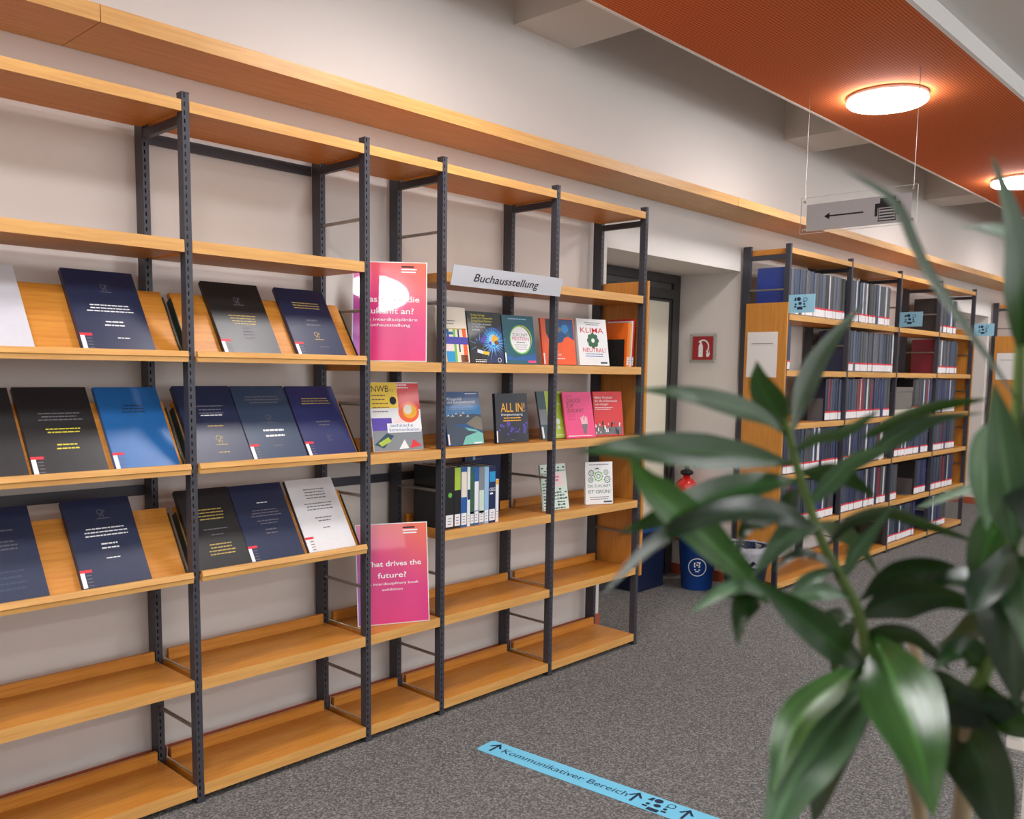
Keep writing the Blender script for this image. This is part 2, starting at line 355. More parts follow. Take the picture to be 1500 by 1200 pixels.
# ------------------------------------------------------------------ racks
YF, YR = 2.685, 2.965          # front and rear post faces
HP = 2.285
def post_mesh(front=True):
    b = MB(); s = 'steel_dark'; d = .034 if front else .055; hw = .0115
    b.box(-hw, -hw+.002, .0, d, 0, HP, s); b.box(hw-.002, hw, 0, d, 0, HP, s)
    b.box(-hw+.002, -hw+.0055, 0, .002, 0, HP, s); b.box(-.0015, hw-.002, 0, .002, 0, HP, s)
    if not front: b.box(-hw+.002, hw-.002, .04, .042, 0, HP, s)
    z = .02; b.box(-hw+.0055, -.0015, 0, .002, 0, z, s)
    while z < HP-.03:
        b.box(-hw+.0055, -.0015, 0, .002, z+.013, min(z+.025, HP), s); z += .025
    b.box(-hw-.003, hw+.003, -.002, d+.003, 0, .012, s); b.box(-hw-.001, hw+.001, -.001, d+.001, HP, HP+.004, s)
    return b.mesh('upright_post')
PF, PR = post_mesh(True), post_mesh(False)
def rod_mesh():
    b = MB(); b.tube([(0, .03, 0), (0, YR-YF+.002, 0)], .0065, 'steel_silver', 8); return b.mesh('tie_rod')
ROD = rod_mesh()
b = MB(); b.box(-.009, .009, .034, YR-YF, 0, .028, 'steel_dark'); TIE = b.mesh('top_tie')
b = MB()
b.tube([(0, .032, .006), (0, YR-YF-.004, .006), (0, YR-YF-.004, .045)], .003, 'steel_silver', 6); WIRE = b.mesh('shelf_wire')
SHELF = {}
def shelf(root, x0, x1, zt, th=.038, lip=True):
    w_ = x1-x0-.026; key = (round(w_, 3), th)
    if key not in SHELF:
        b = MB(); b.box(-w_/2, w_/2, .004, .285, -th, 0, 'beech'); b.box(-w_/2, w_/2, .001, .004, -th, 0, 'beech_edge')
        c = MB(); c.box(-w_/2+.012, w_/2-.012, .262, .278, 0.0005, .04, 'beech'); SHELF[key] = (b.mesh('shelf'), c.mesh('back_lip'))
    o = link('shelf', SHELF[key][0], root, ((x0+x1)/2-root.location.x, 0, zt))
    if lip: link('back_lip', SHELF[key][1], o)
    return o
SL_A = math.radians(33.5)      # slope of the display boards, from the vertical
def slope_shelf(root, x0, x1, zb):      # zb: height of the lip's lower edge
    w_ = x1-x0-.03; key = ('s', round(w_, 3))
    if key not in SHELF:
        y0, z0 = .037, .017; vy, vz = math.sin(SL_A), math.cos(SL_A); ny, nz = math.cos(SL_A), -math.sin(SL_A); Ln, T = .25, .017
        b = MB(); b.prism([(y0, z0), (y0+ny*T, z0+nz*T), (y0+ny*T+vy*Ln, z0+nz*T+vz*Ln), (y0+vy*Ln, z0+vz*Ln)], 'x', -w_/2, w_/2, 'beech')
        b.prism([(-.0, .006), (y0+.012, .006), (y0+.012, .015), (0, .015)], 'x', -w_/2, w_/2, 'beech')
        c = MB(); c.prism([(-.017, .017), (-.012, .034), (-.002, .034), (-.0005, .016), (-.0005, 0), (-.012, 0), (-.013, .014)], 'x', -w_/2, w_/2, 'beech_edge')
        d = MB(); q = .02
        d.prism([(y0-.012, z0-.006), (y0+.02, z0-.016), (y0+.02+vy*(Ln-.02), z0+vz*(Ln-.02)-.016), (y0+vy*(Ln-.02)-.006, z0+vz*(Ln-.02))], 'x', 0, .003, 'green_plastic')
        SHELF[key] = (b.mesh('display_board'), c.mesh('front_lip'), d.mesh('side_bracket'))
    o = link('display_board', SHELF[key][0], root, ((x0+x1)/2-root.location.x, 0, zb))
    link('front_lip', SHELF[key][1], o)
    link('side_bracket', SHELF[key][2], o, (-w_/2-.0035, 0, 0)); link('side_bracket', SHELF[key][2], o, (w_/2+.0005, 0, 0))
    return o
ZS = [.06, .422, .782, 1.125, 1.478, 1.842, 2.264]
RZ = (.25, .61, .965, 1.315, 1.665, 2.0)
def rack(label, xs, bays, rods=RZ, bars=(), wires=True):
    root = thing('library_rack', label, 'rack', (xs[0], YF, 0))
    for x in xs:
        lx = x-xs[0]
        link('upright_post', PF, root, (lx, 0, 0)); link('upright_post', PR, root, (lx, YR-YF, 0)); link('top_tie', TIE, root, (lx, 0, 2.195))
        for z in (rods[xs.index(x)] if isinstance(rods, list) else rods): link('tie_rod', ROD, root, (lx, 0, z))
    for i, bay in enumerate(bays):
        for kind, z in bay:
            if kind == 's':
                shelf(root, xs[i], xs[i+1], z, .034 if z > 2 else .038, z < 1.3)
                if wires and z < .5: link('shelf_wire', WIRE, root, (xs[i]-xs[0]+.017, 0, z))
            else: slope_shelf(root, xs[i], xs[i+1], z)
    for (xa, xb, z) in bars:
        b = MB(); b.box(xa-xs[0], xb-xs[0], YR-YF+.058, YR-YF+.066, z-.018, z+.018, 'steel_dark'); b.build('cross_bar', root)
    return root
X = [-.025, .672, 1.369, 2.066, 2.451, 3.148, 3.845]
lowd = [('s', ZS[0]), ('s', ZS[1]), ('d', .752), ('d', 1.105), ('d', 1.463), ('s', ZS[5]), ('s', ZS[6])]
flat6 = [('s', z) for z in ZS]
R1 = rack('near rack of dark posts and beech shelves with sloped display boards', X,
          [lowd, lowd, lowd, [('s', ZS[0]), ('s', ZS[1]), ('s', ZS[3]), ('s', ZS[4]), ('s', ZS[6])], flat6, flat6],
          rods=[(.25,), (.25,), (.25,), RZ, (.25, .6, .95, 1.315, 1.72, 2.0), (.25, .95), (.6,)], bars=[(.672, 1.369, 1.02), (1.38, 2.055, 2.212), (2.066, 2.451, .98), (2.451, 3.148, .98)])
b = MB(); b.box(X[-1]-X[0]+.0135, X[-1]-X[0]+.03, -.008, .285, .375, 1.92, 'beech_upright'); bevel(b.build('end_panel', R1), .001)
Y2 = [5.455, 6.424, 7.393, 8.362, 9.331]
R2 = rack('long rack packed with bound theses between the two wall niches', Y2, [flat6]*4, wires=False)
for x in (-.03, 3.8895):
    b = MB(); b.box(x, x+.0165, -.006, .288, .33, 1.915, 'beech_upright'); b.build('end_panel', R2)
Y3 = [11.15, 12.12, 13.09]
R3 = rack('far rack with wooden end panel at the right edge of the picture', Y3, [flat6]*2, wires=False)
b = MB(); b.box(-.03, -.0135, -.006, .288, .33, 1.915, 'beech_upright'); b.build('end_panel', R3)

# ------------------------------------------------------------------ books
def book(label, w_, h, t, cover, loc, lean=0, yaw=0, name='book', cat='book', group=None, hard=True, art=None, spine=None, pages='pages'):
    r = thing(name, label, cat, loc, (-lean, 0, yaw), group)
    ct = .0028 if hard else .0009; ov = .003 if hard else .0003
    b = MB(); x0, x1 = -w_/2, w_/2
    b.box(x0, x1, -t, -t+ct, 0, h, cover); b.box(x0, x1, -ct, 0, 0, h, cover); b.box(x0, x0+ct, -t+ct, -ct, 0, h, spine or cover)
    bevel(b.build('cover', r), .0008, 1)
    b = MB(); b.box(x0+ct, x1-ov, -t+ct, -ct, ov, h-ov, pages); b.build('page_block', r)
    if art:
        b = MB(); art(b, x0, w_, h, -t-.0004)
        if b.f: b.build('cover_print', r)
    return r
def emblem(b, x, z, s, mt, y):
    b.ring(x-.25*s, z+.1*s, .42*s, .09*s, mt, y, 14, .3, 5.2)
    b.ring(x+.35*s, z+.02*s, .35*s, .08*s, mt, y, 10, 1.2, 3.6); b.ring(x+.3*s, z-.3*s, .4*s, .08*s, mt, y, 10, 1.2, 3.4)
    b.rect(x-.38*s, z-.7*s, x-.28*s, z-.2*s, mt, y); b.rect(x+.05*s, z-.75*s, x+.14*s, z-.3*s, mt, y)
    b.rect(x-.9*s, z-1.0*s, x+.9*s, z-.9*s, mt, y)
def thesis_art(spec):
    rnd = random.Random(str(spec))
    def f(b, x0, w_, h, y):
        cx = x0+w_*.5
        for it in spec:
            if it[0] == 'L': b.lines(cx+(it[6] if len(it) > 6 else .006), h*it[1], w_*it[2], it[3], it[4], it[5], y, .34, 'c', rnd)
            if it[0] == 'E': emblem(b, cx+.008, h*it[1], it[2], it[3], y)
            if it[0] == 'T':          # shelf label at the lower left corner
                b.rect(x0, .052, x0+.036, .061, 'label_red', y); b.rect(x0, .003, x0+.013, .052, 'label_white', y)
                for q in range(4): b.rect(x0+.017, .008+q*.011, x0+.032, .011+q*.011, 'print_dim', y)
    return f
W_, G_, Y_, D_ = 'print_white', 'print_gold', 'print_yellow', 'print_dim'
# (bay boards) x of the cover's left bottom corner, width, board height, thickness, cover, art, label
TH = [
 (.715, .205, 1.463, .014, 'pale', [], 'pale grey thesis cut off by the left picture edge, top display board'),
 (1.049, .217, 1.463, .022, 'navy', [('E', .79, .02, D_), ('L', .55, .7, 3, .011, W_), ('L', .345, .3, 2, .013, W_), ('L', .15, .2, 1, .01, W_, .02), ('T',)], 'navy thesis with bold white title lines, top display board left of near post'),
 (1.501, .214, 1.463, .018, 'black', [('E', .76, .022, D_), ('L', .53, .5, 4, .011, G_), ('L', .36, .22, 2, .014, D_), ('L', .27, .2, 2, .014, D_), ('T',)], 'black thesis with gold title, top display board right of near post'),
 (1.785, .206, 1.463, .018, 'navy', [('L', .78, .6, 3, .011, G_), ('L', .52, .3, 2, .02, D_), ('E', .32, .022, G_), ('L', .14, .2, 1, .01, D_, .02), ('T',)], 'navy thesis with gold emblem low on cover, top display board'),
 (.69, .2, 1.105, .016, 'black', [('L', .5, .5, 3, .012, D_)], 'black thesis cut off by the left picture edge, middle display board'),
 (.902, .21, 1.105, .018, 'black', [('L', .68, .6, 3, .011, D_), ('L', .5, .48, 2, .011, Y_), ('L', .32, .3, 2, .013, Y_), ('T',)], 'black thesis with yellow lettering, middle display board'),
 (1.135, .202, 1.105, .016, 'bright_blue', [('L', .76, .4, 3, .012, 'cover_navy'), ('T',)], 'bright blue thesis on the middle display board'),
 (1.39, .205, 1.105, .022, 'navy', [('L', .72, .5, 3, .014, D_), ('L', .6, .5, 1, .011, W_), ('L', .46, .3, 1, .011, G_), ('E', .3, .024, G_), ('L', .12, .2, 1, .01, G_)], 'navy thesis with gold emblem behind the near post, middle display board'),
 (1.6, .214, 1.105, .02, 'steel_blue', [('L', .84, .66, 3, .012, D_), ('E', .56, .022, D_), ('L', .37, .4, 2, .022, W_), ('L', .17, .18, 1, .01, D_), ('T',)], 'dark steel blue thesis between two navy ones, middle display board'),
 (1.824, .208, 1.105, .018, 'blue_navy', [('L', .81, .66, 3, .011, G_), ('L', .47, .3, 2, .014, D_), ('E', .26, .016, D_), ('T',)], 'violet navy thesis at the right end of middle display board'),
 (.731, .2, .752, .016, 'navy', [('L', .74, .5, 1, .012, D_), ('L', .62, .5, 3, .012, D_), ('L', .3, .5, 4, .018, 'cover_steel_blue')], 'navy thesis cut off by the left picture edge, bottom display board'),
 (1.025, .208, .752, .02, 'navy', [('E', .83, .022, D_), ('L', .64, .68, 3, .012, W_), ('L', .46, .3, 2, .014, W_), ('L', .3, .22, 1, .01, W_), ('T',)], 'navy thesis between bare wood, bottom display board left of near post'),
 (1.39, .194, .752, .02, 'black', [('L', .72, .5, 4, .012, G_), ('L', .47, .6, 1, .012, D_), ('L', .4, .25, 1, .011, D_), ('L', .28, .5, 4, .012, G_)], 'black thesis with gold title behind the near post, bottom display board'),
 (1.588, .212, .752, .016, 'navy', [('L', .74, .2, 1, .011, W_), ('L', .64, .6, 3, .011, D_), ('L', .5, .4, 2, .011, D_), ('L', .38, .25, 2, .014, D_), ('T',)], 'navy thesis beside the silver one, bottom display board'),
 (1.818, .207, .752, .02, 'silver', [('L', .84, .5, 4, .012, 'ink_grey'), ('L', .64, .7, 3, .012, 'ink_grey'), ('L', .44, .36, 2, .013, 'ink_grey'), ('L', .3, .2, 1, .012, 'ink_grey'), ('T',)], 'silver white thesis at the right end of bottom display board'),
]
for xl, w_, zb, t, cv, art, lab in TH:
    book(lab, w_, .298, t, 'cover_'+cv, (xl+w_/2, YF+.0365, zb+.0172), SL_A, 0, 'bound_thesis', 'thesis', 'theses on the sloped display boards', True, thesis_art(art),
         'cover_black' if cv == 'silver' else None)

def placed(BL, BR, z, y, W, rng=.13):
    a = on(*BL, y=y); d = ray(*BR); best = None
    for i in range(700):
        yy = y-rng+i*.0005; p = CC+d*(yy/d.y); e = abs(math.hypot(p.x-a.x, p.y-a.y)-W)
        if best is None or e < best[0]-1e-6: best = (e, p)
    p = best[1]; yaw = math.atan2(p.y-a.y, p.x-a.x)
    return Vector(((a.x+math.cos(yaw)*W/2), a.y+math.sin(yaw)*W/2, z)), yaw
def face_book(label, BL, BR, z, y, W, H, T, cover, art, lean=10, yaw=None, **k):
    p, yw = placed(BL, BR, z+.0005, y, W)
    yw = max(yw, -.5)
    n = Vector((-math.sin(yw), math.cos(yw), 0)); le = math.radians(lean)
    p = p+n*T*math.cos(le)
    r = book(label, W, H, T, cover, p, le, yw, art=art, **k)
    # wire stand behind it
    s = thing('book_stand', 'thin wire stand behind the '+' '.join(label.split(',')[0].split()[:11]), 'stand', p+n*.004, (0, 0, yw), 'wire stands behind the exhibited books')
    hh = H*.6; o = math.tan(le)*hh
    b = MB(); b.tube([(-.035, .004, .003), (-.035, o+.004, hh), (.035, o+.004, hh), (.035, .004, .003)], .0016, 'steel_silver', 6); b.build('stand_back', s)
    b = MB(); b.tube([(-.03, o+.004, hh-.004), (-.03, o+.045, .002), (.03, o+.045, .002), (.03, o+.004, hh-.004)], .0016, 'steel_silver', 6); b.build('stand_leg', s)
    return r
for n, c in dict(p_orange=(240, 92, 36), p_deeporange=(244, 112, 20), p_lime=(170, 196, 62), p_pink=(232, 74, 130), p_red=(214, 34, 40), p_teal=(30, 92, 108), p_tealdark=(24, 66, 84), p_night=(20, 24, 40),
                 p_sky=(40, 128, 192), p_deep=(24, 74, 128), p_rock=(124, 116, 100), p_rockd=(52, 66, 84), p_snow=(214, 222, 232), p_lake=(112, 190, 176), p_yellow=(232, 196, 36), p_gold=(238, 172, 20),
                 p_cream=(234, 222, 204), p_indigo=(70, 66, 160), p_green=(110, 186, 72), p_greend=(52, 96, 66), p_cyan=(36, 150, 210), p_slate=(60, 84, 92), p_white=(236, 236, 236), p_magenta=(196, 30, 110),
                 p_violet=(86, 60, 170), p_glow=(150, 210, 250), p_paleblue=(150, 190, 224), p_midblue=(34, 92, 160), p_navy=(22, 38, 84), p_black=(22, 22, 24), p_brown=(110, 66, 40), p_palegreen=(206, 224, 208), p_palepink=(240, 214, 214),
                 p_grey=(128, 134, 140)).items(): flat(n, c)
def star(b, x, z, r0, r1, n, mt, y, rnd, wd=.0012):
    for i in range(n):
        a = 2*math.pi*i/n+rnd.uniform(-.1, .1); q = rnd.uniform(.6, 1)*r1; dx, dz = math.cos(a), math.sin(a)
        b.poly([(x+dx*r0-dz*wd, z+dz*r0+dx*wd), (x+dx*r0+dz*wd, z+dz*r0-dx*wd), (x+dx*q, z+dz*q)], mt, y)
def clipx(pts, x0, x1): return [(min(max(p[0], x0), x1), p[1]) for p in pts]
def a_b1(b, x, w, h, y):
    b.lines(x+.02, h*.74, w*.6, 1, .011, 'print_dim', y); b.lines(x+.03, h*.69, w*.5, 1, .011, 'print_dim', y)
    Y1 = y-.0002; Y2_ = y-.0004
    for a, c, z0, z1, m in ((.1, .2, 0, .56, 'p_gold'), (.22, .5, .0, .2, 'p_cyan'), (.28, .36, .4, .6, 'p_midblue'), (.5, .58, 0, .6, 'p_green'), (.66, .71, .18, .6, 'p_tealdark'), (.82, .95, 0, .62, 'p_orange'), (.2, .5, .21, .32, 'p_palepink'), (.7, .95, .0, .14, 'p_brown')):
        b.rect(x+w*a, h*z0+.002, x+w*c, h*z1, m, Y1)
    b.rect(x, h*.33, x+w, h*.46, 'p_indigo', Y2_); b.rect(x+.02*w, h*.6, x+w*.98, h*.615, 'print_gold', Y1); b.rect(x+w*.3, h*.5, x+w*.5, h*.55, 'p_midblue', Y2_)
def a_b2(b, x, w, h, y):
    rnd = random.Random(3)
    b.poly([(x+w*.12, h*.42), (x+w*.45, h*.6), (x+w, h*.74), (x+w, h*.0), (x+w*.5, 0), (x+w*.55, h*.3)], 'p_navy', y)
    for r, m in ((.055, 'p_midblue'), (.038, 'p_cyan'), (.024, 'p_glow')): b.disc(x+w*.72, h*.46, r, m, y-.0001*(2 if m == 'p_cyan' else 3 if m == 'p_glow' else 1), 18)
    star(b, x+w*.72, h*.4, .02, .095, 24, 'p_glow', y-.0004, rnd); star(b, x+w*.3, h*.35, .02, .07, 9, 'p_glow', y-.0004, rnd, .0008)
    b.poly([(x+w*.66, h*.44), (x+w*.8, h*.38), (x+w*.88, h*.5), (x+w*.74, h*.57)], 'p_gold', y-.0006); b.disc(x+w*.82, h*.4, .014, 'p_brown', y-.0007, 14, .01)
    b.poly([(x+w*.32, h*.42), (x+w*.4, h*.38), (x+w*.54, h*.5), (x+w*.46, h*.55)], 'p_violet', y-.0006); b.disc(x+w*.62, h*.39, .008, 'p_violet', y-.0006, 12)
    b.poly([(x+w*.22, h*.2), (x+w*.38, h*.17), (x+w*.38, h*.235), (x+w*.22, h*.265)], 'p_snow', y-.0006); b.poly([(x+w*.38, h*.17), (x+w*.56, h*.15), (x+w*.56, h*.215), (x+w*.38, h*.235)], 'p_yellow', y-.0006)
    for i, s in enumerate(('Energy Storage', 'Systems for Renewable', 'Energy-Based Systems')): b.text(s, x+w*.12, h*(.915-.058*i), .0125, 'print_yellow', y-.0002, bold=.004)
    for i, s in enumerate(('Technologies, Economics', 'and Applications')): b.text(s, x+w*.12, h*(.74-.052*i), .0105, 'print_white', y-.0002)
    b.lines(x+w*.12, h*.63, w*.3, 1, .01, 'print_white', y-.0002); b.lines(x+w*.14, h*.05, w*.4, 2, .008, 'print_white', y-.0008)
    b.ring(x+w*.86, h*.06, .01, .002, 'print_white', y-.0008, 14)
def a_b3(b, x, w, h, y):
    b.lines(x+w*.2, h*.915, w*.65, 1, .012, 'p_paleblue', y)
    b.poly([(x+.003, h*.2), (x+w*.3, h*.12), (x+w-.003, h*.22), (x+w-.003, h*.06), (x+.003, h*.08)], 'p_midblue', y)
    b.disc(x+w*.54, h*.5, .064, 'p_green', y-.0001, 32, .067); b.disc(x+w*.59, h*.53, .058, 'p_lime', y-.0002, 32, .06); b.disc(x+w*.56, h*.51, .0585, 'p_teal', y-.0003, 32, .058)
    b.disc(x+w*.53, h*.5, .058, 'p_white', y-.0005, 32, .06)
    b.text('ZUKUNFT', x+w*.53, h*.565, .0215, 'p_rock', y-.0008, 'c', fit=w*.5); b.text('MEISTERN', x+w*.53, h*.485, .0215, 'p_magenta', y-.0008, 'c', fit=w*.53)
    b.lines(x+w*.53, h*.435, w*.34, 1, .011, 'ink_grey', y-.0008, .35, 'c'); b.lines(x+w*.53, h*.385, w*.45, 3, .0095, 'ink_grey', y-.0008, .3, 'c')
    b.rect(x+w*.72, .006, x+w*.97, .016, 'p_pink', y-.0002); b.rect(x+.001, .004, x+.008, .05, 'label_white', y-.0002)
def a_b4(b, x, w, h, y):
    b.rect(x+w*.14, h*.4, x+w*.98, h*.985, 'p_night', y); b.rect(x+w*.45, h*.45, x+w*.97, h*.97, 'p_deep', y-.0001)
    b.disc(x+w*.72, h*.78, .022, 'p_sky', y-.0002, 18); b.disc(x+w*.55, h*.76, .012, 'p_rock', y-.0002, 14); b.disc(x+w*.8, h*.66, .014, 'p_teal', y-.0003, 14)
    b.poly([(x+w*.02, h*.9), (x+w*.2, h*.56), (x+w*.3, h*.5), (x+w*.5, h*.47), (x+w*.62, h*.5), (x+w*.68, h*.58), (x+w*.8, h*.62), (x+w*.9, h*.57), (x+w*.98, h*.54), (x+w*.98, .002), (x+w*.02, .002)], 'p_orange', y-.0004)
    b.text('möglichst', x+w*.2, h*.27, .014, 'print_white', y-.0006, bold=.006); b.text('bis zum Kopf', x+w*.18, h*.2, .014, 'print_white', y-.0006, bold=.006)
    b.lines(x+w*.28, h*.125, w*.45, 1, .01, 'print_white', y-.0006); b.rect(x+.002, .003, x+.01, .055, 'label_white', y-.0006)
def a_klima(b, x, w, h, y):
    b.lines(x+w*.52, h*.91, w*.55, 2, .0095, 'ink_grey', y, .35, 'c')
    b.text('KLIMA', x+w*.49, h*.7, .037, 'p_red', y, 'c', fit=w*.78, bold=.004); b.text('NEUTRAL!', x+w*.52, h*.285, .03, 'p_red', y, 'c', fit=w*.76, bold=.004)
    cx, cz = x+w*.5, h*.535
    for k in range(8):
        a = k*math.pi/4; b.disc(cx+.026*math.cos(a), cz+.026*math.sin(a), .0125, 'p_greend', y-.0002, 14)
    b.ring(cx, cz, .03, .02, 'p_greend', y-.0003, 20); b.disc(cx, cz, .0108, 'p_white', y-.0005, 18)
    b.lines(x+w*.22, h*.235, w*.62, 2, .011, 'p_midblue', y, .35); b.rect(x+w*.7, .009, x+w*.93, .017, 'p_tealdark', y)
def a_nwb(b, x, w, h, y):
    b.rect(x+.002, h*.62, x+w*.56, h*.995, 'p_yellow', y); b.rect(x+w*.56, h*.6, x+w*.998, h*.985, 'p_red', y); b.rect(x+.002, h*.005, x+w*.998, h*.3, 'p_grey', y)
    b.rect(x+.002, h*.3, x+w*.4, h*.48, 'p_violet', y); b.poly([(x+w*.36, h*.36), (x+w*.62, h*.52), (x+w*.85, h*.5), (x+w*.8, h*.3), (x+w*.4, h*.28)], 'p_palepink', y-.0001)
    b.disc(x+w*.76, h*.56, .05, 'p_orange', y-.0002, 22, .042); b.disc(x+w*.78, h*.57, .034, 'p_gold', y-.0003, 22, .028); b.disc(x+w*.74, h*.6, .02, 'p_cream', y-.0004, 16)
    b.text('NWB', x+.012, h*.86, .036, 'ink', y-.0003, fit=w*.34); b.text('11', x+w*.42, h*.86, .018, 'ink', y-.0003)
    b.disc(x+w*.46, h*.73, .016, 'ink', y-.0003, 18)
    b.lines(x+.012, h*.8, w*.34, 5, .016, 'p_brown', y-.0002, .25); b.lines(x+w*.56, h*.95, w*.26, 2, .011, 'print_white', y-.0003)
    b.rect(x+w*.3, h*.265, x+w*.98, h*.4, 'p_white', y-.0004); b.text('technische', x+w*.36, h*.345, .019, 'p_midblue', y-.0006, fit=w*.46); b.text('kommunikation', x+w*.34, h*.282, .019, 'p_midblue', y-.0006, fit=w*.6)
    b.poly([(x+.006, h*.1), (x+w*.28, h*.26), (x+w*.42, h*.22), (x+w*.2, h*.04)], 'p_tealdark', y-.0003); b.poly([(x+w*.1, h*.12), (x+w*.3, h*.2), (x+w*.36, h*.14), (x+w*.16, h*.07)], 'p_lime', y-.0004)
    b.poly([(x+w*.5, h*.02), (x+w*.62, h*.16), (x+w*.7, h*.03)], 'p_white', y-.0003); b.poly([(x+w*.72, h*.03), (x+w*.8, h*.16), (x+w*.97, h*.06)], 'p_wine' if 'p_wine' in M else 'p_red', y-.0003)
def a_mount(b, x, w, h, y):
    b.rect(x, h*.56, x+w, h*.62, 'p_sky', y-.0001); b.rect(x, h*.62, x+w, h*.74, 'p_sky', y)
    b.poly(clipx([(x, h*.4), (x, h*.55), (x+w*.1, h*.59), (x+w*.18, h*.56), (x+w*.3, h*.62), (x+w*.42, h*.58), (x+w*.5, h*.63), (x+w*.62, h*.56), (x+w*.75, h*.58), (x+w, h*.56), (x+w, h*.4)], x, x+w), 'p_rockd', y-.0002)
    for q in ((.08, .585), (.2, .575), (.3, .615), (.42, .58), (.5, .625), (.62, .565)):
        b.poly([(x+w*(q[0]-.05), h*(q[1]-.05)), (x+w*q[0], h*q[1]), (x+w*(q[0]+.05), h*(q[1]-.045)), (x+w*q[0], h*(q[1]-.03))], 'p_snow', y-.0004)
    b.poly([(x+w*.55, h*.4), (x+w*.75, h*.5), (x+w*.86, h*.54), (x+w, h*.5), (x+w, h*.26), (x+w*.8, h*.3)], 'p_rock', y-.0004)
    b.poly([(x, h*.04), (x, h*.46), (x+w*.3, h*.36), (x+w*.6, h*.26), (x+w*.84, h*.235), (x+w*.5, h*.16), (x+w*.4, h*.0+.002)], 'p_rockd', y-.0005)
    b.poly([(x+w*.4, .002), (x+w*.5, h*.16), (x+w*.84, h*.235), (x+w*.6, h*.27), (x+w*.5, h*.33), (x+w*.8, h*.28), (x+w, h*.2), (x+w, .002)], 'p_lake', y-.0006)
    b.lines(x+w*.95, h*.955, w*.36, 1, .01, 'print_white', y, .35, 'r')
    b.text('Klimapolitik', x+w*.09, h*.84, .019, 'print_white', y, bold=.004, fit=w*.42); b.text('und Energiewirtschaft', x+w*.09, h*.78, .019, 'print_white', y, bold=.004, fit=w*.78)
    b.lines(x+w*.09, h*.72, w*.7, 3, .009, 'p_deep', y-.0003, .35); b.rect(x+.002, .004, x+.011, .05, 'label_white', y-.0008); b.rect(x+w*.72, .004, x+w*.95, .01, 'print_white', y-.0008)
def a_allin(b, x, w, h, y):
    b.text('ALL IN!', x+w*.53, h*.625, .058, 'p_gold', y, 'c', fit=w*.74, bold=.006); b.text('Energieerzeugung', x+w*.5, h*.55, .014, 'print_white', y, 'c', fit=w*.66)
    b.lines(x+w*.5, h*.49, w*.66, 2, .012, 'p_gold', y, .4, 'c')
    rnd = random.Random(2)
    for i in range(26):
        q, z = rnd.uniform(.08, .95), rnd.uniform(.14, .4); s = rnd.uniform(.006, .018)
        b.poly([(x+w*q-s*.6, h*z-s*.3), (x+w*q+s*.3, h*z-s*.5), (x+w*q+s*.5, h*z+s*.3), (x+w*q-s*.4, h*z+s*.45)], 'p_violet' if i % 3 else 'p_indigo', y-.0001*(i % 5))
    b.lines(x+w*.5, h*.05, w*.14, 1, .008, 'print_dim', y, .4, 'c'); b.rect(x+.001, .004, x+.008, .055, 'label_white', y-.0006)
def a_green(b, x, w, h, y):
    b.rect(x+w*.3, h*.0+.002, x+w, h, 'p_lime', y); b.lines(x+w*.4, h*.72, w*.5, 1, .01, 'print_white', y-.0002, .3)
    b.rect(x+.002, h*.3, x+w*.3, h*.62, 'p_grey', y); b.disc(x+w*.68, h*.36, .014, 'p_palegreen', y-.0002, 16); b.poly([(x+w*.6, h*.2), (x+w*.68, h*.3), (x+w*.76, h*.2)], 'p_palegreen', y-.0002)
    b.rect(x+w*.02, .004, x+w*.09, .06, 'label_white', y-.0002); b.lines(x+w*.4, .016, w*.5, 1, .008, 'print_white', y-.0002, .3)
def a_pink(b, x, w, h, y):
    b.lines(x+w*.1, h*.9, w*.24, 1, .01, 'p_magenta', y)
    for i, s in enumerate(('ZURÜCK', 'ZUR', 'ZUKUNFT')): b.text(s, x+w*.1, h*(.77-.11*i), .028, 'cover_wine', y, fit=w*(.5, .24, .58)[i], bold=.004)
    b.lines(x+w*.1, h*.5, w*.3, 4, .008, 'p_magenta', y, .3)
    cx, cz = x+w*.64, h*.28
    for k in range(5): b.poly([(cx-.016+k*.008, cz), (cx-.02+k*.01, cz+.045-.004*abs(k-2)), (cx-.015+k*.01, cz+.047-.004*abs(k-2)), (cx-.01+k*.008, cz)], 'p_palepink', y-.0001)
    b.poly([(cx-.016, cz+.004), (cx+.022, cz+.004), (cx+.014, cz-.028), (cx+.01, cz-.045), (cx-.008, cz-.045), (cx-.01, cz-.026)], 'ink_grey', y-.0002); b.lines(x+w*.06, .008, w*.85, 1, .01, 'print_white', y, .4)
def a_red(b, x, w, h, y):
    for i, s in enumerate(('Mehr Freiheit', 'für die Arbeitswelt', 'von morgen')): b.text(s, x+w*.05, h*(.84-.075*i), .0165, 'print_white', y, bold=.006, fit=w*(.62, .78, .46)[i])
    b.lines(x+w*.05, h*.63, w*.7, 2, .008, 'print_white', y, .4); rnd = random.Random(5)
    b.rect(x+w*.02, h*.03, x+w*.94, h*.2, 'ink_grey', y-.0001)
    for i in range(40):
        q, z = rnd.uniform(.04, .92), rnd.uniform(.06, .3); s = rnd.uniform(.004, .011)
        if z > .2+.2*(1-abs(q-.5)*2)*.6+.03: continue
        b.poly([(x+w*q-s*.5, h*z-s), (x+w*q+s*.5, h*z-s), (x+w*q+s*.4, h*z+s), (x+w*q, h*z+s*1.5), (x+w*q-s*.4, h*z+s)], ('ink', 'print_white', 'ink_grey')[i % 3], y-.0002-.00004*(i % 6))
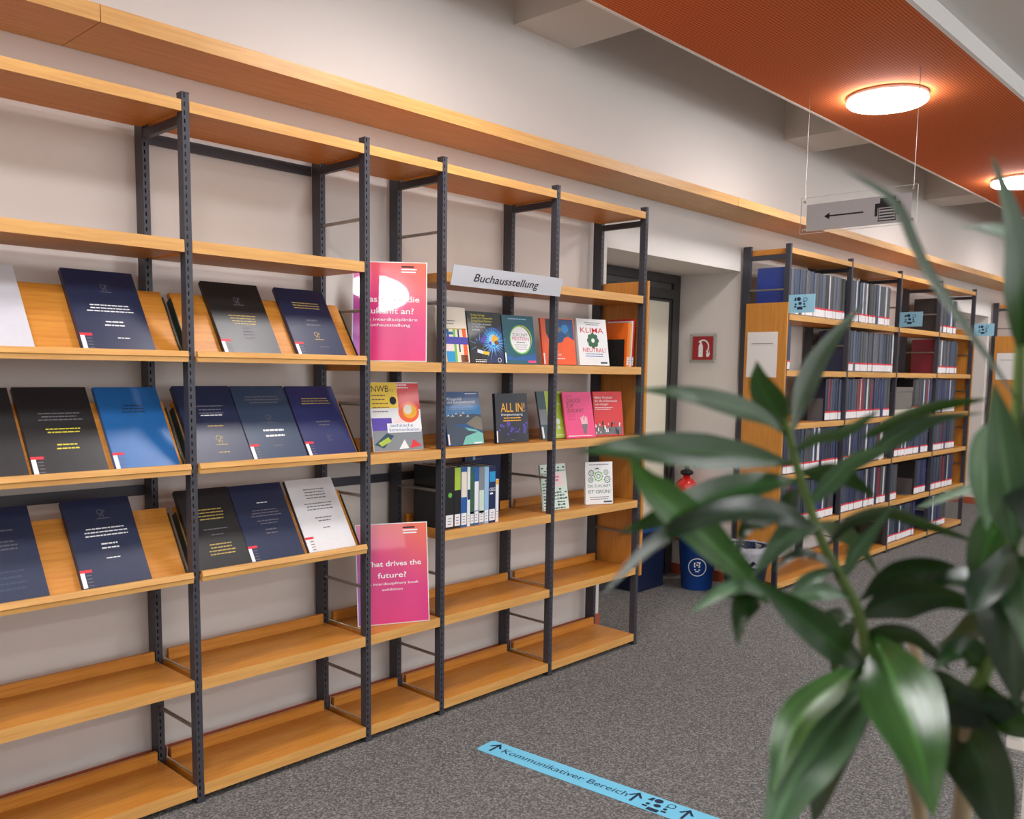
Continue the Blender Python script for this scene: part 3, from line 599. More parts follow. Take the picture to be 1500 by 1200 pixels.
def a_ist(b, x, w, h, y):
    b.lines(x+w*.5, h*.93, w*.8, 1, .01, 'ink_grey', y, .35, 'c')
    for q, z, s in ((.22, .74, .015), (.48, .66, .024), (.76, .75, .013), (.2, .58, .013), (.8, .58, .017)):
        b.ring(x+w*q, h*z, s, s*.2, 'p_green' if s > .02 else 'p_greend', y, 16)
        for k in range(8): b.disc(x+w*q+s*math.cos(k*.785), h*z+s*math.sin(k*.785), s*.16, 'p_green' if s > .02 else 'p_greend', y-.0002, 6)
        b.ring(x+w*q, h*z, s*.5, s*.15, 'p_greend', y, 10)
    b.poly([(x+w*.32, h*.83), (x+w*.44, h*.87), (x+w*.5, h*.84), (x+w*.56, h*.83)], 'p_greend', y)
    b.text('DIE ZUKUNFT', x+w*.5, h*.4, .02, 'p_greend', y, 'c', fit=w*.82); b.text('IST GRÜN!', x+w*.5, h*.26, .024, 'p_greend', y, 'c', fit=w*.82, bold=.004)
    b.lines(x+w*.5, h*.16, w*.82, 2, .01, 'ink_grey', y, .35, 'c'); b.rect(x+w*.66, .008, x+w*.96, .016, 'p_tealdark', y)
def a_city(b, x, w, h, y):
    rnd = random.Random(8)
    for i in range(9):
        for j in range(14):
            if 4 < j < 11 and i > 3 and j > 6-(i % 2): continue
            if j > 6 and i > 3 and j < 12: continue
            q, z = .03+i*.105, .02+j*.068
            b.rect(x+w*q, h*z, x+w*(q+.09), h*(z+.05*rnd.uniform(.5, 1)), rnd.choice(('p_slate', 'p_teal', 'p_palegreen', 'p_grey', 'p_greend')), y)
    b.rect(x+w*.36, h*.5, x+w*.9, h*.82, 'p_palepink', y-.0003); b.lines(x+w*.4, h*.7, w*.36, 2, .016, 'p_pink', y-.0005, .5)
FB = dict(group=None, hard=False)
face_book('pale book with coloured stripes, leftmost of the upper exhibition shelf', (646, 532), (689, 531), ZS[4], 2.74, .16, .235, .014, 'p_cream', a_b1, **FB)
face_book('black book with blue spark and battery cells on the upper exhibition shelf', (690, 533), (739, 532), ZS[4], 2.76, .185, .225, .02, 'p_black', a_b2, **FB)
face_book('teal book with white disc and lime ring on the upper exhibition shelf', (741, 533), (787, 533), ZS[4], 2.76, .185, .222, .014, 'p_teal', a_b3, **FB)
face_book('orange and night blue book half behind a post, upper exhibition shelf', (797, 534), (845, 535), ZS[4], 2.76, .2, .222, .014, 'p_orange', a_b4, **FB)
face_book('white book with green cog flower between red words, upper exhibition shelf', (850, 535), (893, 535), ZS[4], 2.735, .19, .23, .02, 'p_white', a_klima, **FB)
face_book('yellow and red technical magazine leaning on the narrow bay shelf', (548, 661), (621, 658), ZS[3], 2.755, .235, .275, .005, 'p_white', a_nwb, name='magazine', cat='magazine', **FB)
face_book('blue book with snowy mountains and turquoise lake on cover', (657, 653), (709, 649), ZS[3], 2.765, .21, .232, .012, 'p_deep', a_mount, **FB)
face_book('black book with big yellow title on the middle exhibition shelf', (728, 649), (775, 645), ZS[3], 2.745, .2, .222, .018, 'p_night', a_allin, lean=5, **FB)
face_book('lime green and slate book half behind a post, middle exhibition shelf', (795, 643), (833, 640), ZS[3], 2.775, .18, .232, .01, 'p_slate', a_green, lean=13, **FB)
face_book('pink book with raised hand on the middle exhibition shelf', (831, 641), (873, 637), ZS[3], 2.745, .19, .228, .01, 'p_pink', a_pink, lean=12, **FB)
face_book('red book with crowd of people at the end of the middle exhibition shelf', (872, 638), (914, 636), ZS[3], 2.76, .185, .226, .012, 'p_red', a_red, lean=8, **FB)
face_book('pale book with rows of small buildings half behind a post', (797, 750), (834, 746), ZS[2], 2.755, .165, .222, .012, 'p_palegreen', a_city, **FB)
face_book('white book with green gear wheels alone on the lower exhibition shelf', (858, 740), (898, 738), ZS[2], 2.755, .156, .214, .018, 'p_white', a_ist, lean=5, **FB)

# orange and white books standing at the end of the upper exhibition shelf
def standing(label, x, y, z, t, h, d, cover, spine_art=None, grp=None, lean=0, hard=False, name='book', pages='pages'):
    r = thing(name, label, 'book', (x, y, z+.0005+t*math.sin(lean)), (0, lean, 0), grp)
    ct = .0025 if hard else .001
    b = MB(); b.box(0, ct, 0, d, 0, h, cover); b.box(t-ct, t, 0, d, 0, h, cover); b.box(ct, t-ct, 0, ct, 0, h, cover); b.build('cover', r)
    b = MB(); b.box(ct, t-ct, ct, d-.003, .002, h-.002, pages); b.build('page_block', r)
    if spine_art:
        b = MB(); spine_art(b, t, h, -.0005); b.build('spine_print', r)
    return r
def lab(c='label_white', z0=.01, z1=.06, extra=None):
    def f(b, t, h, y):
        b.rect(t*.08, z0, t*.92, z1, c, y)
        for k in range(3): b.rect(t*.3, z0+.01+k*.012, t*.7, z0+.013+k*.012, 'ink_grey', y-.0002)
        if extra: extra(b, t, h, y)
    return f
xx = 3.748
for nm, t, h, cv, ex in (('thick orange book standing beside the white cog book', .018, .225, 'p_deeporange', None), ('orange yellow book standing beside the orange one', .013, .222, 'p_gold', None), ('thin white book standing beside a crimson spine', .01, .235, 'p_white', None),
                     ('crimson and white book at the end of upper exhibition shelf', .014, .245, 'p_red', None)):
    standing(nm, xx, 2.722, ZS[4], t, h, .16, cv, lab(z0=.008, z1=.05), 'books standing at the end of the upper exhibition shelf', .045); xx += t+.0015
b = MB(); b.box(-.0008, 0, 0, .11, 0, .14, 'black_rubber'); b.box(-.08, 0, .0, .11, 0, .0015, 'black_rubber')
tag(b.build('bookend', None, (3.7455, 2.735, ZS[4]+.0005)), 'black metal bookend holding up the orange book', 'bookend')

# blue and white books in the lower exhibition bay
def ex_white(a, c, mt='label_white'):
    return lambda b, t, h, y: b.rect(t*.06, h*a, t*.94, h*c, mt, y)
def ex_geg(b, t, h, y):
    b.rect(t*.08, h*.72, t*.92, h*.9, 'p_cyan', y); b.text('GEG', t*.5, h*.56, .02, 'print_white', y-.0002, 'c', bold=.006, fit=t*.84); b.rect(t*.15, h*.5, t*.6, h*.53, 'print_white', y)
def ex_multi(b, t, h, y):
    b.rect(t*.05, h*.5, t*.95, h*.6, 'p_navy', y); b.rect(t*.3, h*.2, t*.8, h*.92, 'p_white', y-.0001)
SP = [('black_thick', .05, .262, 'p_black', lambda b, t, h, y: b.disc(t*.55, h*.55, .011, 'p_green', y, 14), 'thick black book first in the row of blue books'),
      ('lime', .038, .262, 'p_black', lambda b, t, h, y: b.rect(.002, h*.62, t-.002, h*.985, 'p_lime', y), 'black book with lime green spine top in blue row'),
      ('blue', .036, .258, 'p_midblue', ex_white(.5, .92, 'p_cream'), 'mid blue book with large cream spine panel'),
      ('striped', .017, .256, 'p_white', ex_white(.45, .62, 'p_navy'), 'white book with navy spine band in blue row'),
      ('green', .022, .255, 'p_teal', ex_white(.2, .9, 'p_greend'), 'teal book with green spine strip in blue row'),
      ('bluewhite', .028, .254, 'p_midblue', ex_white(.25, .75), 'mid blue book with white spine strip in blue row'),
      ('slate', .032, .25, 'p_grey', ex_white(.2, .6, 'p_palegreen'), 'slate grey book with pale green spine strip'),
      ('pale', .026, .25, 'p_paleblue', None, 'pale blue book beside the tall navy one'),
      ('geg', .042, .252, 'p_navy', ex_geg, 'navy book with turquoise field and white letters on spine'),
      ('white', .018, .19, 'p_white', lambda b, t, h, y: b.rect(.001, h*.88, t-.001, h*.99, 'p_gold', y), 'short white book at the end of the blue row')]
xx = 2.487
for key, t, h, cv, ex, lb in SP:
    standing(lb, xx, 2.712, ZS[2], t, h, .2, cv, lab(extra=ex), 'books in the row of blue spines'); xx += t+.0012
standing('tall navy book standing crosswise behind the row of blue books', 2.80, 2.922, ZS[2], .235, .285, .018, 'p_navy', lambda b, t, h, y: (b.rect(.05, .255, .066, .275, 'p_paleblue', y), b.rect(.07, .256, .105, .26, 'print_dim', y)))

# ------------------------------------------------------------------ posters and the sign strip
def poster(label, loc, yaw, lean, lines_):
    r = thing('poster', label, 'poster', loc, (-lean, 0, yaw), 'pink posters of the book exhibition')
    w_, h, y = .297, .408, -.0045
    b = MB(); b.box(-w_/2, w_/2, -.003, 0, 0, h, 'white_plastic'); b.build('backing_board', r)
    b = MB(); b.box(-w_/2+.004, w_/2-.004, -.0042, -.0032, .004, h-.004, 'poster_print'); b.build('printed_sheet', r)
    b = MB()
    for txt, z, sz, fit, bold in lines_: b.text(txt, -.004, z, sz, 'print_white', y, 'c', bold=bold, fit=fit)
    for i, ww in enumerate((.05, .062, .058)): b.rect(.045, .385-i*.011, .045+ww, .391-i*.011, ('ink', 'print_white', 'print_white')[i], y)
    b.build('poster_text', r)
    # foot of the poster stand behind
    b = MB(); b.box(-.05, .05, .0005, .003, .0, .2, 'white_plastic'); b.build('stand_back', r)
p, yw = placed((515, 530), (634, 530), ZS[4]+.001, 2.90, .297, .26)
poster('pink and orange German poster leaning on the upper shelf of narrow bay', p, yw, math.radians(11.5),
       [('Was treibt die', .242, .034, .245, .014), ('Zukunft an?', .194, .034, .2, .014), ('Eine interdisziplinäre', .165, .0175, .23, .008), ('Buchausstellung', .142, .0175, .172, .008)])
p, yw = placed((524, 920), (629, 914), ZS[1]+.001, 2.81, .297, .2)
poster('pink and orange English poster leaning on the low shelf of narrow bay', p, yw, math.radians(6.5),
       [('What drives the', .235, .03, .245, .012), ('future?', .188, .03, .118, .012), ('An interdisciplinary book', .16, .0145, .22, .006), ('exhibition', .136, .0145, .085, .006)])
s = thing('shelf_sign', 'silver angled shelf sign above the exhibition books', 'sign', (2.807, 2.668, 1.79), (-math.radians(-14), 0, 0))
b = MB(); b.box(-.342, .337, -.003, 0, 0, .082, 'silver_strip'); b.prism([(0, .0), (.016, .03), (.016, .05), (0, .082)], 'x', .335, .337, 'silver_strip'); b.build('sign_strip', s)
b = MB(); b.text('Buchausstellung', -.02, .024, .046, 'ink', -.0036, 'c', bold=.008, shear=.22, fit=.4); b.build('sign_text', s)

# ------------------------------------------------------------------ bound theses in the long rack
SPM = {}
def spine_mesh(cv, t, h, tagk):
    k = (cv, t, h, tagk)
    if k not in SPM:
        b = MB(); d = .215; ct = .003
        b.box(0, ct, .004, d, 0, h, cv); b.box(t-ct, t, .004, d, 0, h, cv)
        b.prism([(0, .004), (t*.25, .0005), (t*.75, .0005), (t, .004), (t-ct, .007), (ct, .007)], 'z', 0, h, cv)
        b.box(ct, t-ct, .007, d-.003, .003, h-.004, 'pages')
        if tagk:
            for z0, z1, m in ((.008, .056, 'label_white'), (.056, .068, 'label_red')):
                P = [(-.0004, .0036), (t*.25, .0001), (t*.75, .0001), (t+.0004, .0036)]
                for (a, c) in zip(P, P[1:]): b.add([(a[0], a[1]-.0002, z0), (c[0], c[1]-.0002, z0), (c[0], c[1]-.0002, z1), (a[0], a[1]-.0002, z1)], [(0, 1, 2, 3)], m)
        SPM[k] = b.mesh('bound_thesis')
    return SPM[k]
CN = {'cover_navy': 'navy', 'cover_charcoal': 'dark grey', 'cover_slate': 'slate grey', 'cover_black': 'black', 'cover_wine': 'wine red', 'cover_rose': 'rose red', 'cover_silver': 'white', 'cover_blue_navy': 'violet blue', 'cover_steel_blue': 'steel blue', 'cover_deep_navy': 'deep navy', 'cover_royal': 'royal blue'}
PAL = {1: (['cover_charcoal', 'cover_slate', 'cover_steel_blue', 'cover_black', 'cover_silver'], [5, 5, 4, 3, 2.2]),
       2: (['cover_navy', 'cover_blue_navy', 'cover_steel_blue', 'cover_charcoal', 'cover_wine', 'cover_silver', 'cover_deep_navy'], [5, 3, 3, 4, 1, 2.4, 3])}
ROWN = ['bottom', 'second lowest', 'third', 'fourth', 'fifth', 'top']
BAYN = ['first bay', 'second bay', 'third bay', 'last bay']
ORD = 'first second third fourth fifth sixth seventh eighth ninth tenth eleventh twelfth thirteenth fourteenth fifteenth sixteenth'.split()
CNT = {}
rn = random.Random(11); nth = 0
ROWS = [(5, 0, 5.47, 6.41, 1, 'cover_royal'), (5, 1, 6.44, 7.25, 1, None), (5, 3, 8.378, 8.93, 1, 'cover_black'),
        (4, 0, 5.47, 5.60, 1, None), (4, 1, 6.44, 7.376, 1, 'cover_navy'), (4, 3, 8.378, 8.98, 1, 'cover_wine'),
        (3, 0, 6.13, 6.41, 2, 'cover_deep_navy'), (3, 1, 6.44, 7.376, 2, None), (3, 2, 7.86, 8.35, 2, 'cover_black'), (3, 3, 8.378, 9.02, 2, None),
        (2, 0, 5.47, 6.41, 2, None), (2, 1, 6.44, 7.3, 2, None), (2, 2, 7.5, 8.35, 2, 'cover_black'), (2, 3, 8.378, 9.06, 2, None),
        (1, 0, 5.47, 6.41, 2, None), (1, 1, 6.44, 7.376, 2, None), (1, 2, 7.41, 7.62, 2, None), (1, 2, 8.02, 8.35, 2, 'cover_black'), (1, 3, 8.378, 9.06, 2, None),
        (0, 2, 7.41, 8.12, 2, 'cover_black'), (0, 3, 8.45, 8.93, 2, None)]
for row, bay, xa, xb, pal, first in ROWS:
    x = xa; fst = True
    while True:
        cv = first if (fst and first) else rn.choices(*PAL[pal])[0]
        t = .016 if cv == 'cover_silver' else rn.choice((.036, .044, .05, .056))
        h = rn.choice((.296, .3, .303)); fst = False
        if x+t > xb: break
        o = link('bound_thesis', spine_mesh(cv, t, h, rn.random() > .06), None, (x, YF+.02+rn.uniform(0, .006), ZS[row]+.0005))
        k = (row, bay, cv); CNT[k] = CNT.get(k, 0)+1
        tag(o, '%s %s thesis from left, %s shelf of long rack, %s' % (ORD[CNT[k]-1], CN[cv], ROWN[row], BAYN[bay]), 'thesis', 'theses on the %s shelf, %s' % (ROWN[row], BAYN[bay]))
        x += t+.0015; nth += 1
print('theses', nth)
def bookend(x, z, d, h, label):
    b = MB(); b.box(-.002, 0, .02, .02+d, 0, h, 'bookend_grey'); b.box(-.09, -.002, .02, .02+d, 0, .002, 'bookend_grey'); b.box(-.006, -.002, .02, .024, 0, h, 'bookend_grey')
    tag(b.build('bookend', None, (x, YF+.02, z+.0005)), label, 'bookend')
bookend(6.126, ZS[3], .11, .16, 'grey metal bookend propping navy theses, fourth shelf of long rack')
bookend(8.016, ZS[1], .13, .14, 'grey metal bookend in dark gap, lowest but one shelf of long rack')
bookend(7.496, ZS[2], .12, .15, 'grey metal bookend in third bay, third shelf of long rack')
t = thing('archive_box', 'tall grey archive box standing on a cream tray in the long rack', 'box', (7.43, YF+.02, ZS[3]+.0005))
b = MB(); b.box(0, .4, .0, .2, .0, .05, 'cream_tray'); b.build('tray', t)
b = MB(); b.box(0.005, .41, .002, .2, .0505, .2, 'box_grey'); b.box(0, .415, -.002, .204, .2, .235, 'box_grey'); b.build('box_body', t)

# notices and small signs
def notice(label, x, y, z0, w_, h):
    t = thing('notice_sheet', label, 'notice', (x-.001, y, z0), (0, 0, -math.pi/2))
    b = MB(); b.box(-w_/2, w_/2, -.002, 0, 0, h, 'paper'); b.build('sheet', t)
    b = MB(); b.rect(-w_*.4, h*.71, w_*.42, h*.713, 'ink_grey', -.0024); b.rect(-w_*.36, h*.735, w_*.36, h*.75, 'ink_grey', -.0024); b.build('sheet_print', t)
notice('white notice sheet on the wooden end panel of the long rack', Y2[0]-.03, 2.845, 1.43, .215, .297)
notice('white notice sheet on the wooden end panel of the far rack', Y3[0]-.03, 2.835, 1.43, .215, .297)
def group_icon(b, cx, cz, s, mt, y):
    b.disc(cx, cz-.05*s, .17*s, mt, y, 16, .15*s); b.disc(cx-.13*s, cz+.36*s, .2*s, mt, y, 16, .19*s); b.poly([(cx-.62*s, cz+.2*s), (cx-.38*s, cz+.2*s), (cx-.38*s, cz+.52*s), (cx-.5*s, cz+.5*s)], mt, y)
    b.disc(cx-.42*s, cz-.12*s, .1*s, mt, y, 12); b.disc(cx+.42*s, cz-.12*s, .1*s, mt, y, 12)
    b.rect(cx-.27*s, cz-.62*s, cx+.27*s, cz-.36*s, mt, y); b.rect(cx-.58*s, cz-.42*s, cx-.34*s, cz-.28*s, mt, y); b.rect(cx+.34*s, cz-.42*s, cx+.58*s, cz-.28*s, mt, y)
    b.ring(cx+.52*s, cz+.3*s, .2*s, .05*s, mt, y, 14); b.poly([(cx+.36*s, cz+.2*s), (cx+.3*s, cz+.02*s), (cx+.5*s, cz+.12*s)], mt, y)
for x, lb in ((Y2[0], 'pale blue flag sign with group symbol at the near end of long rack'), (Y2[2], 'pale blue flag sign with group symbol at the middle of long rack'), (Y2[4], 'blue flag sign with group symbol at the far end of long rack')):
    t = thing('flag_sign', lb, 'sign', (x-.012, YF-.092, 1.845), (0, 0, -math.pi/2))
    b = MB(); b.box(-.088, .088, -.004, 0, 0, .115, 'sign_blue'); b.build('sign_plate', t)
    b = MB(); group_icon(b, -.01, .062, .068, 'sign_ink', -.0045); b.build('sign_symbol', t)
    b = MB(); b.box(-.094, -.088, -.004, .004, .03, .08, 'steel_dark'); b.build('clamp', t)
# fire extinguisher sign on the niche reveal
t = thing('fire_sign', 'dark red square sign with extinguisher symbol on white niche wall', 'sign', (N1[1]-.002, 3.307, 1.545), (0, 0, -math.pi/2))
b = MB(); b.box(-.08, .08, -.016, -.012, 0, .162, 'fire_red'); b.build('sign_plate', t)
b = MB(); Yq = -.0168
b.poly([(-.03, .02), (.004, .02), (.004, .095), (-.004, .11), (-.022, .11), (-.03, .095)], 'print_white', Yq); b.rect(-.02, .11, -.006, .125, 'print_white', Yq)
b.ring(.004, .09, .05, .01, 'print_white', Yq, 16, -.9, 2.4); b.poly([(.03, .04), (.045, .06), (.05, .04), (.056, .07), (.06, .035), (.05, .02), (.035, .02)], 'print_white', Yq); b.build('sign_symbol', t)
b = MB(); b.box(-.105, .105, -.0115, -.008, -.022, .185, 'clear_acrylic'); b.build('backing_plate', t)
for a in (-.095, .095):
    for c in (-.012, .175): b = MB(); b.tube([(a, -.0015, c), (a, -.014, c)], .006, 'steel_silver', 8); b.build('standoff', t)
# hanging acrylic sign
SX = 4.78
c0 = on(1172, 343, x=SX); c1 = on(1345, 268, x=SX); pa = on(1181, 340, x=SX); pb = on(1342, 283, x=SX)
yl, yr = c0.y, c1.y; zb, zt = c0.z, on(1178, 291, x=SX).z
t = thing('hanging_sign', 'grey printer direction sign in clear acrylic hung from the orange ceiling', 'sign', (SX, (yl+yr)/2, zb), (0, 0, -math.pi/2))
hw = abs(yl-yr)/2; H_ = zt-zb
b = MB(); b.box(-hw, hw, -.001, .004, 0, H_, 'clear_acrylic'); b.build('acrylic_plate', t)
b = MB()
for q in ((-hw-.002, -hw, 0, H_), (hw, hw+.002, 0, H_), (-hw, hw, -.002, 0), (-hw, hw, H_, H_+.002)): b.box(q[0], q[1], -.0012, .0042, q[2], q[3], 'white_plastic')
b.build('polished_edge', t)
b = MB(); z0, z1 = H_*.05, H_*.8; b.box(-hw+.035, hw-.025, -.004, -.0015, z0, z1, 'sign_grey'); b.build('sign_panel', t)
b = MB(); mz = (z0+z1)/2; Yq = -.0045
b.rect(-.16, mz-.004, .04, mz+.004, 'ink', Yq); b.poly([(-.175, mz), (-.145, mz+.018), (-.145, mz-.018)], 'ink', Yq)
b.rect(.1, mz-.03, .23, mz+.035, 'ink', Yq); b.rect(.125, mz+.035, .205, mz+.062, 'ink', Yq); b.rect(.115, mz-.055, .215, mz+.012, 'sign_grey', Yq-.0003); b.ring(.165, mz-.02, .001, .001, 'ink', Yq, 4)
for k in range(4): b.rect(.125, mz-.045+k*.015, .205, mz-.038+k*.015, 'ink', Yq-.0006)
b.rect(.118, mz-.055, .122, mz+.012, 'ink', Yq-.0006); b.rect(.208, mz-.055, .212, mz+.012, 'ink', Yq-.0006); b.rect(.118, mz-.058, .212, mz-.052, 'ink', Yq-.0006)
b.build('sign_symbol', t)
for sx_ in (-hw+.02, hw-.02):
    b = MB(); b.tube([(sx_, 0.001, H_-.02), (sx_, .001, 3.0-zb)], .0016, 'steel_silver', 6); b.build('wire', t)
    for zz in (.02, H_-.02):
        b = MB(); b.tube([(sx_, -.005, zz), (sx_, .009, zz)], .007, 'steel_silver', 8); b.build('fixing', t)

# ------------------------------------------------------------------ extinguisher, bins
t = thing('fire_extinguisher', 'red fire extinguisher with black hose on the niche wall', 'extinguisher', (N1[1]-.095, 3.35, .28))
b = MB(); b.lathe([(.001, 0), (.07, .002), (.077, .012), (.077, .36), (.07, .4), (.045, .43), (.026, .44), (.024, .46)], 'red_paint', 28); b.build('cylinder', t)
b = MB(); b.lathe([(.03, .46), (.044, .466), (.046, .485), (.03, .495), (.016, .5), (.016, .53)], 'black_rubber', 20); b.build('collar', t)
b = MB(); b.box(-.012, .012, -.02, .02, .525, .56, 'brass'); b.build('valve', t)
b = MB(); b.tube([(-.01, .0, .555), (-.03, -.03, .572), (-.05, -.075, .56), (-.055, -.1, .535)], .009, 'black_rubber', 8); b.build('lever', t)
b = MB(); b.tube([(0, .02, .545), (-.01, .07, .56), (-.02, .11, .52), (-.02, .125, .42), (-.02, .118, .25), (-.02, .1, .12)], .011, 'black_rubber', 10); b.build('hose', t)
b = MB(); n = 14; P = [(.0776*math.cos(a), .0776*math.sin(a)) for a in [math.radians(150+i*8) for i in range(n)]]
for (a, c) in zip(P, P[1:]): b.add([(a[0], a[1], .18), (c[0], c[1], .18), (c[0], c[1], .33), (a[0], a[1], .33)], [(0, 1, 2, 3)], 'label_white')
b.build('instruction_label', t)
b = MB(); b.box(.07, .093, -.03, .03, .1, .34, 'steel_dark'); b.build('wall_bracket', t)
def bin_(label, loc, r0, r1, h, mt, bag=False, sym=False, yaw=0):
    t = thing('waste_bin', label, 'bin', loc, (0, 0, yaw))
    b = MB(); b.lathe([(r0*.96, 0), (r0, .006), (r1, h-.012), (r1+.006, h-.01), (r1+.006, h), (r1-.004, h), (r0-.006, .012), (.001, .012)], mt, 32); b.build('bin_body', t)
    if bag:
        b = MB(); n = 40; rows = [(r1-.012, h-.12), (r1-.006, h-.02), (r1, h+.012), (r1+.012, h+.006), (r1+.016, h-.03), (r1+.012, h-.075)]
        rg = random.Random(4); v = []; f = []
        for i, (r, z) in enumerate(rows):
            for k in range(n):
                a = 2*math.pi*k/n; q = rg.uniform(-.005, .005)*(1 if i != 2 else .4); v.append(((r+q)*math.cos(a), (r+q)*math.sin(a), z+rg.uniform(-.008, .008)*(2.2 if i == 5 else .6)))
        for i in range(len(rows)-1):
            for k in range(n): f.append((i*n+k, i*n+(k+1) % n, (i+1)*n+(k+1) % n, (i+1)*n+k))
        b.add(v, f, 'bag_grey', True); b.build('bin_liner', t)
    if sym:
        b = MB(); 
        def onb(u, z): 
            rr = r0+(r1-r0)*z/h+.001; return (rr*math.cos(u/rr-math.pi/2), rr*math.sin(u/rr-math.pi/2), z)
        def q(p): b.add([onb(*c) for c in p], [list(range(len(p)))], 'print_white')
        zc = h*.45; R_ = .062
        for k in range(28):
            a, c = 2*math.pi*k/28, 2*math.pi*(k+1)/28
            q([(R_*math.cos(a), zc+R_*math.sin(a)), (R_*math.cos(c), zc+R_*math.sin(c)), ((R_-.005)*math.cos(c), zc+(R_-.005)*math.sin(c)), ((R_-.005)*math.cos(a), zc+(R_-.005)*math.sin(a))])
        for (x0, z0, x1, z1) in ((-.022, .0, .018, .006), (-.022, .025, .018, .031), (-.022, 0, -.016, .031), (.012, 0, .018, .031), (-.004, .03, .022, .036), (-.008, .012, .006, .02), (-.02, -.02, .02, -.014), (-.012, -.032, .012, -.026)): q([(x0, zc+z0), (x1, zc+z0), (x1, zc+z1), (x0, zc+z1)])
        b.build('bin_symbol', t)
bp_ = on(1030, 866, z=0)
bin_('blue paper bin with white round symbol under the extinguisher', (bp_.x+.06, bp_.y+.09, 0), .104, .13, .36, 'bin_blue', sym=True, yaw=-math.radians(58))
bin_('navy waste bin with grey plastic liner before the long rack', (5.232, 2.80, 0), .115, .158, .335, 'bin_navy', bag=True)
t = thing('paper_crate', 'dark blue crate standing on floor beside the glass door', 'crate', (4.93, 3.43, 0))
b = MB(); b.box(-.15, .15, -.1, .1, 0, .01, 'bin_navy'); b.box(-.15, .15, -.1, -.094, .01, .42, 'bin_navy'); b.box(-.15, .15, .094, .1, .01, .42, 'bin_navy'); b.box(-.15, -.144, -.094, .094, .01, .42, 'bin_navy'); b.box(.144, .15, -.094, .094, .01, .42, 'bin_navy'); b.build('crate_body', t)
b = MB(); b.box(-.155, .155, -.106, -.1, .395, .425, 'bin_blue'); b.build('crate_rim', t)

# ------------------------------------------------------------------ blue strip on the carpet
A = on(697, 1098, z=0); B = on(722, 1085, z=0); C2 = on(962, 1200, z=0); D2 = on(1078, 1200, z=0)
o_ = (A+B)/2; dv = ((C2-A).normalized()+(D2-B).normalized()).normalized(); nv = Vector((-dv.y, dv.x, 0)); wd = abs((B-A).dot(nv))
t = thing('floor_strip', 'light blue lettered strip stuck on the grey carpet', 'floor sign', (o_.x, o_.y, .0006), (0, 0, math.atan2(dv.y, dv.x)))
def U(px, py): p = on(px, py, z=0)-o_; return p.dot(dv), p.dot(nv)
b = MB(); h2 = wd/2; Lf = 1.55
b.prism([(.0, -h2+.01), (.012, -h2), (Lf-.012, -h2), (Lf, -h2+.01), (Lf, h2-.01), (Lf-.012, h2), (.012, h2), (0, h2-.01)], 'z', 0, .0012, 'floor_blue'); b.build('strip_film', t)
class FB_(MB):
    def add(s, verts, faces, mt, smooth=False): MB.add(s, [(p[0], p[2], .0016-p[1]*.1) for p in verts], faces, mt, smooth)
b = FB_()
ta, tb = U(737, 1101)[0], U(918, 1166)[0]
b.text('Kommunikativer Bereich', ta, -.014, .05, 'sign_ink', 0, 'l', fit=tb-ta)
def arrow(x):
    b.rect(x-.005, -.032, x+.005, .03, 'sign_ink', 0); b.poly([(x-.028, .006), (x-.018, .004), (x+.001, .03), (x, .042)], 'sign_ink', 0); b.poly([(x+.028, .006), (x+.018, .004), (x-.001, .03), (x, .042)], 'sign_ink', -.0005)
for px, py in ((722, 1098), (933, 1166), (1010, 1190)): arrow(U(px, py)[0])
group_icon(b, U(965, 1178)[0]+.004, .0, .078, 'sign_ink', -.0005)
b.build('strip_print', t)

# ------------------------------------------------------------------ pale desk at the right edge
dk = on(1474, 1078, z=.74)
t = thing('desk', 'pale white desk at the right edge behind the plant', 'desk', (dk.x, dk.y-.6, 0))
b = MB(); b.box(0, .8, -.6, .6, .715, .74, 'desk_white'); bevel(b.build('desk_top', t), .003)
b = MB(); b.box(.03, .05, -.57, .57, .05, .715, 'desk_white'); b.build('side_panel', t)
for x, y in ((.05, -.55), (.72, -.55), (.05, .51), (.72, .51)):
    b = MB(); b.box(x, x+.04, y, y+.04, 0, .715, 'steel_silver'); b.build('leg', t)

# ------------------------------------------------------------------ plant in the foreground
def spline(P, n):
    P = [Vector(p) for p in P]; Q = [P[0]*2-P[1]]+P+[P[-1]*2-P[-2]]; out = []
    segs = len(P)-1
    for i in range(n+1):
        u = i/n*segs; k = min(int(u), segs-1); f = u-k; a, b_, c, d = Q[k], Q[k+1], Q[k+2], Q[k+3]
        out.append(.5*((2*b_)+(c-a)*f+(2*a-5*b_+4*c-d)*f*f+(3*b_-a-3*c+d)*f*f*f))
    return out
PX, PY = None, None
stemA = [at(1148, 612, .80), at(1158, 645, .80), at(1169, 690, .80), at(1191, 757, .80), at(1207, 800, .80), at(1233, 848, .80), at(1255, 891, .80), at(1266, 933, .80), at(1273, 975, .80)]
stemA += [at(1292, 1010, .81), at(1318, 1070, .83), at(1336, 1140, .84), at(1348, 1210, .85)]
rootp = at(1350, 1250, .84)
pot_c = Vector((rootp.x, rootp.y, 0))
stemA += [stemA[-1].lerp(Vector((pot_c.x-.02, pot_c.y+.02, .36)), q) for q in (.15, .35, .7, 1)]
stemB = [at(1497, 470, .72), at(1492, 560, .72), at(1490, 680, .72), at(1484, 800, .73), at(1468, 900, .74), at(1440, 990, .75), at(1420, 1060, .76)]
stemB += [stemB[-1].lerp(Vector((pot_c.x+.04, pot_c.y-.02, .36)), q) for q in (.3, .65, 1)]
stemC = [at(1335, 930, .88), at(1352, 1000, .87), at(1374, 1085, .86), at(1408, 1195, .85)]
stemC += [stemC[-1].lerp(Vector((pot_c.x+.01, pot_c.y+.05, .36)), q) for q in (.5, 1)]
PL = thing('potted_plant', 'tall leafy green plant with lance shaped leaves in the foreground', 'plant', pot_c)
def loc(p): return Vector(p)-pot_c
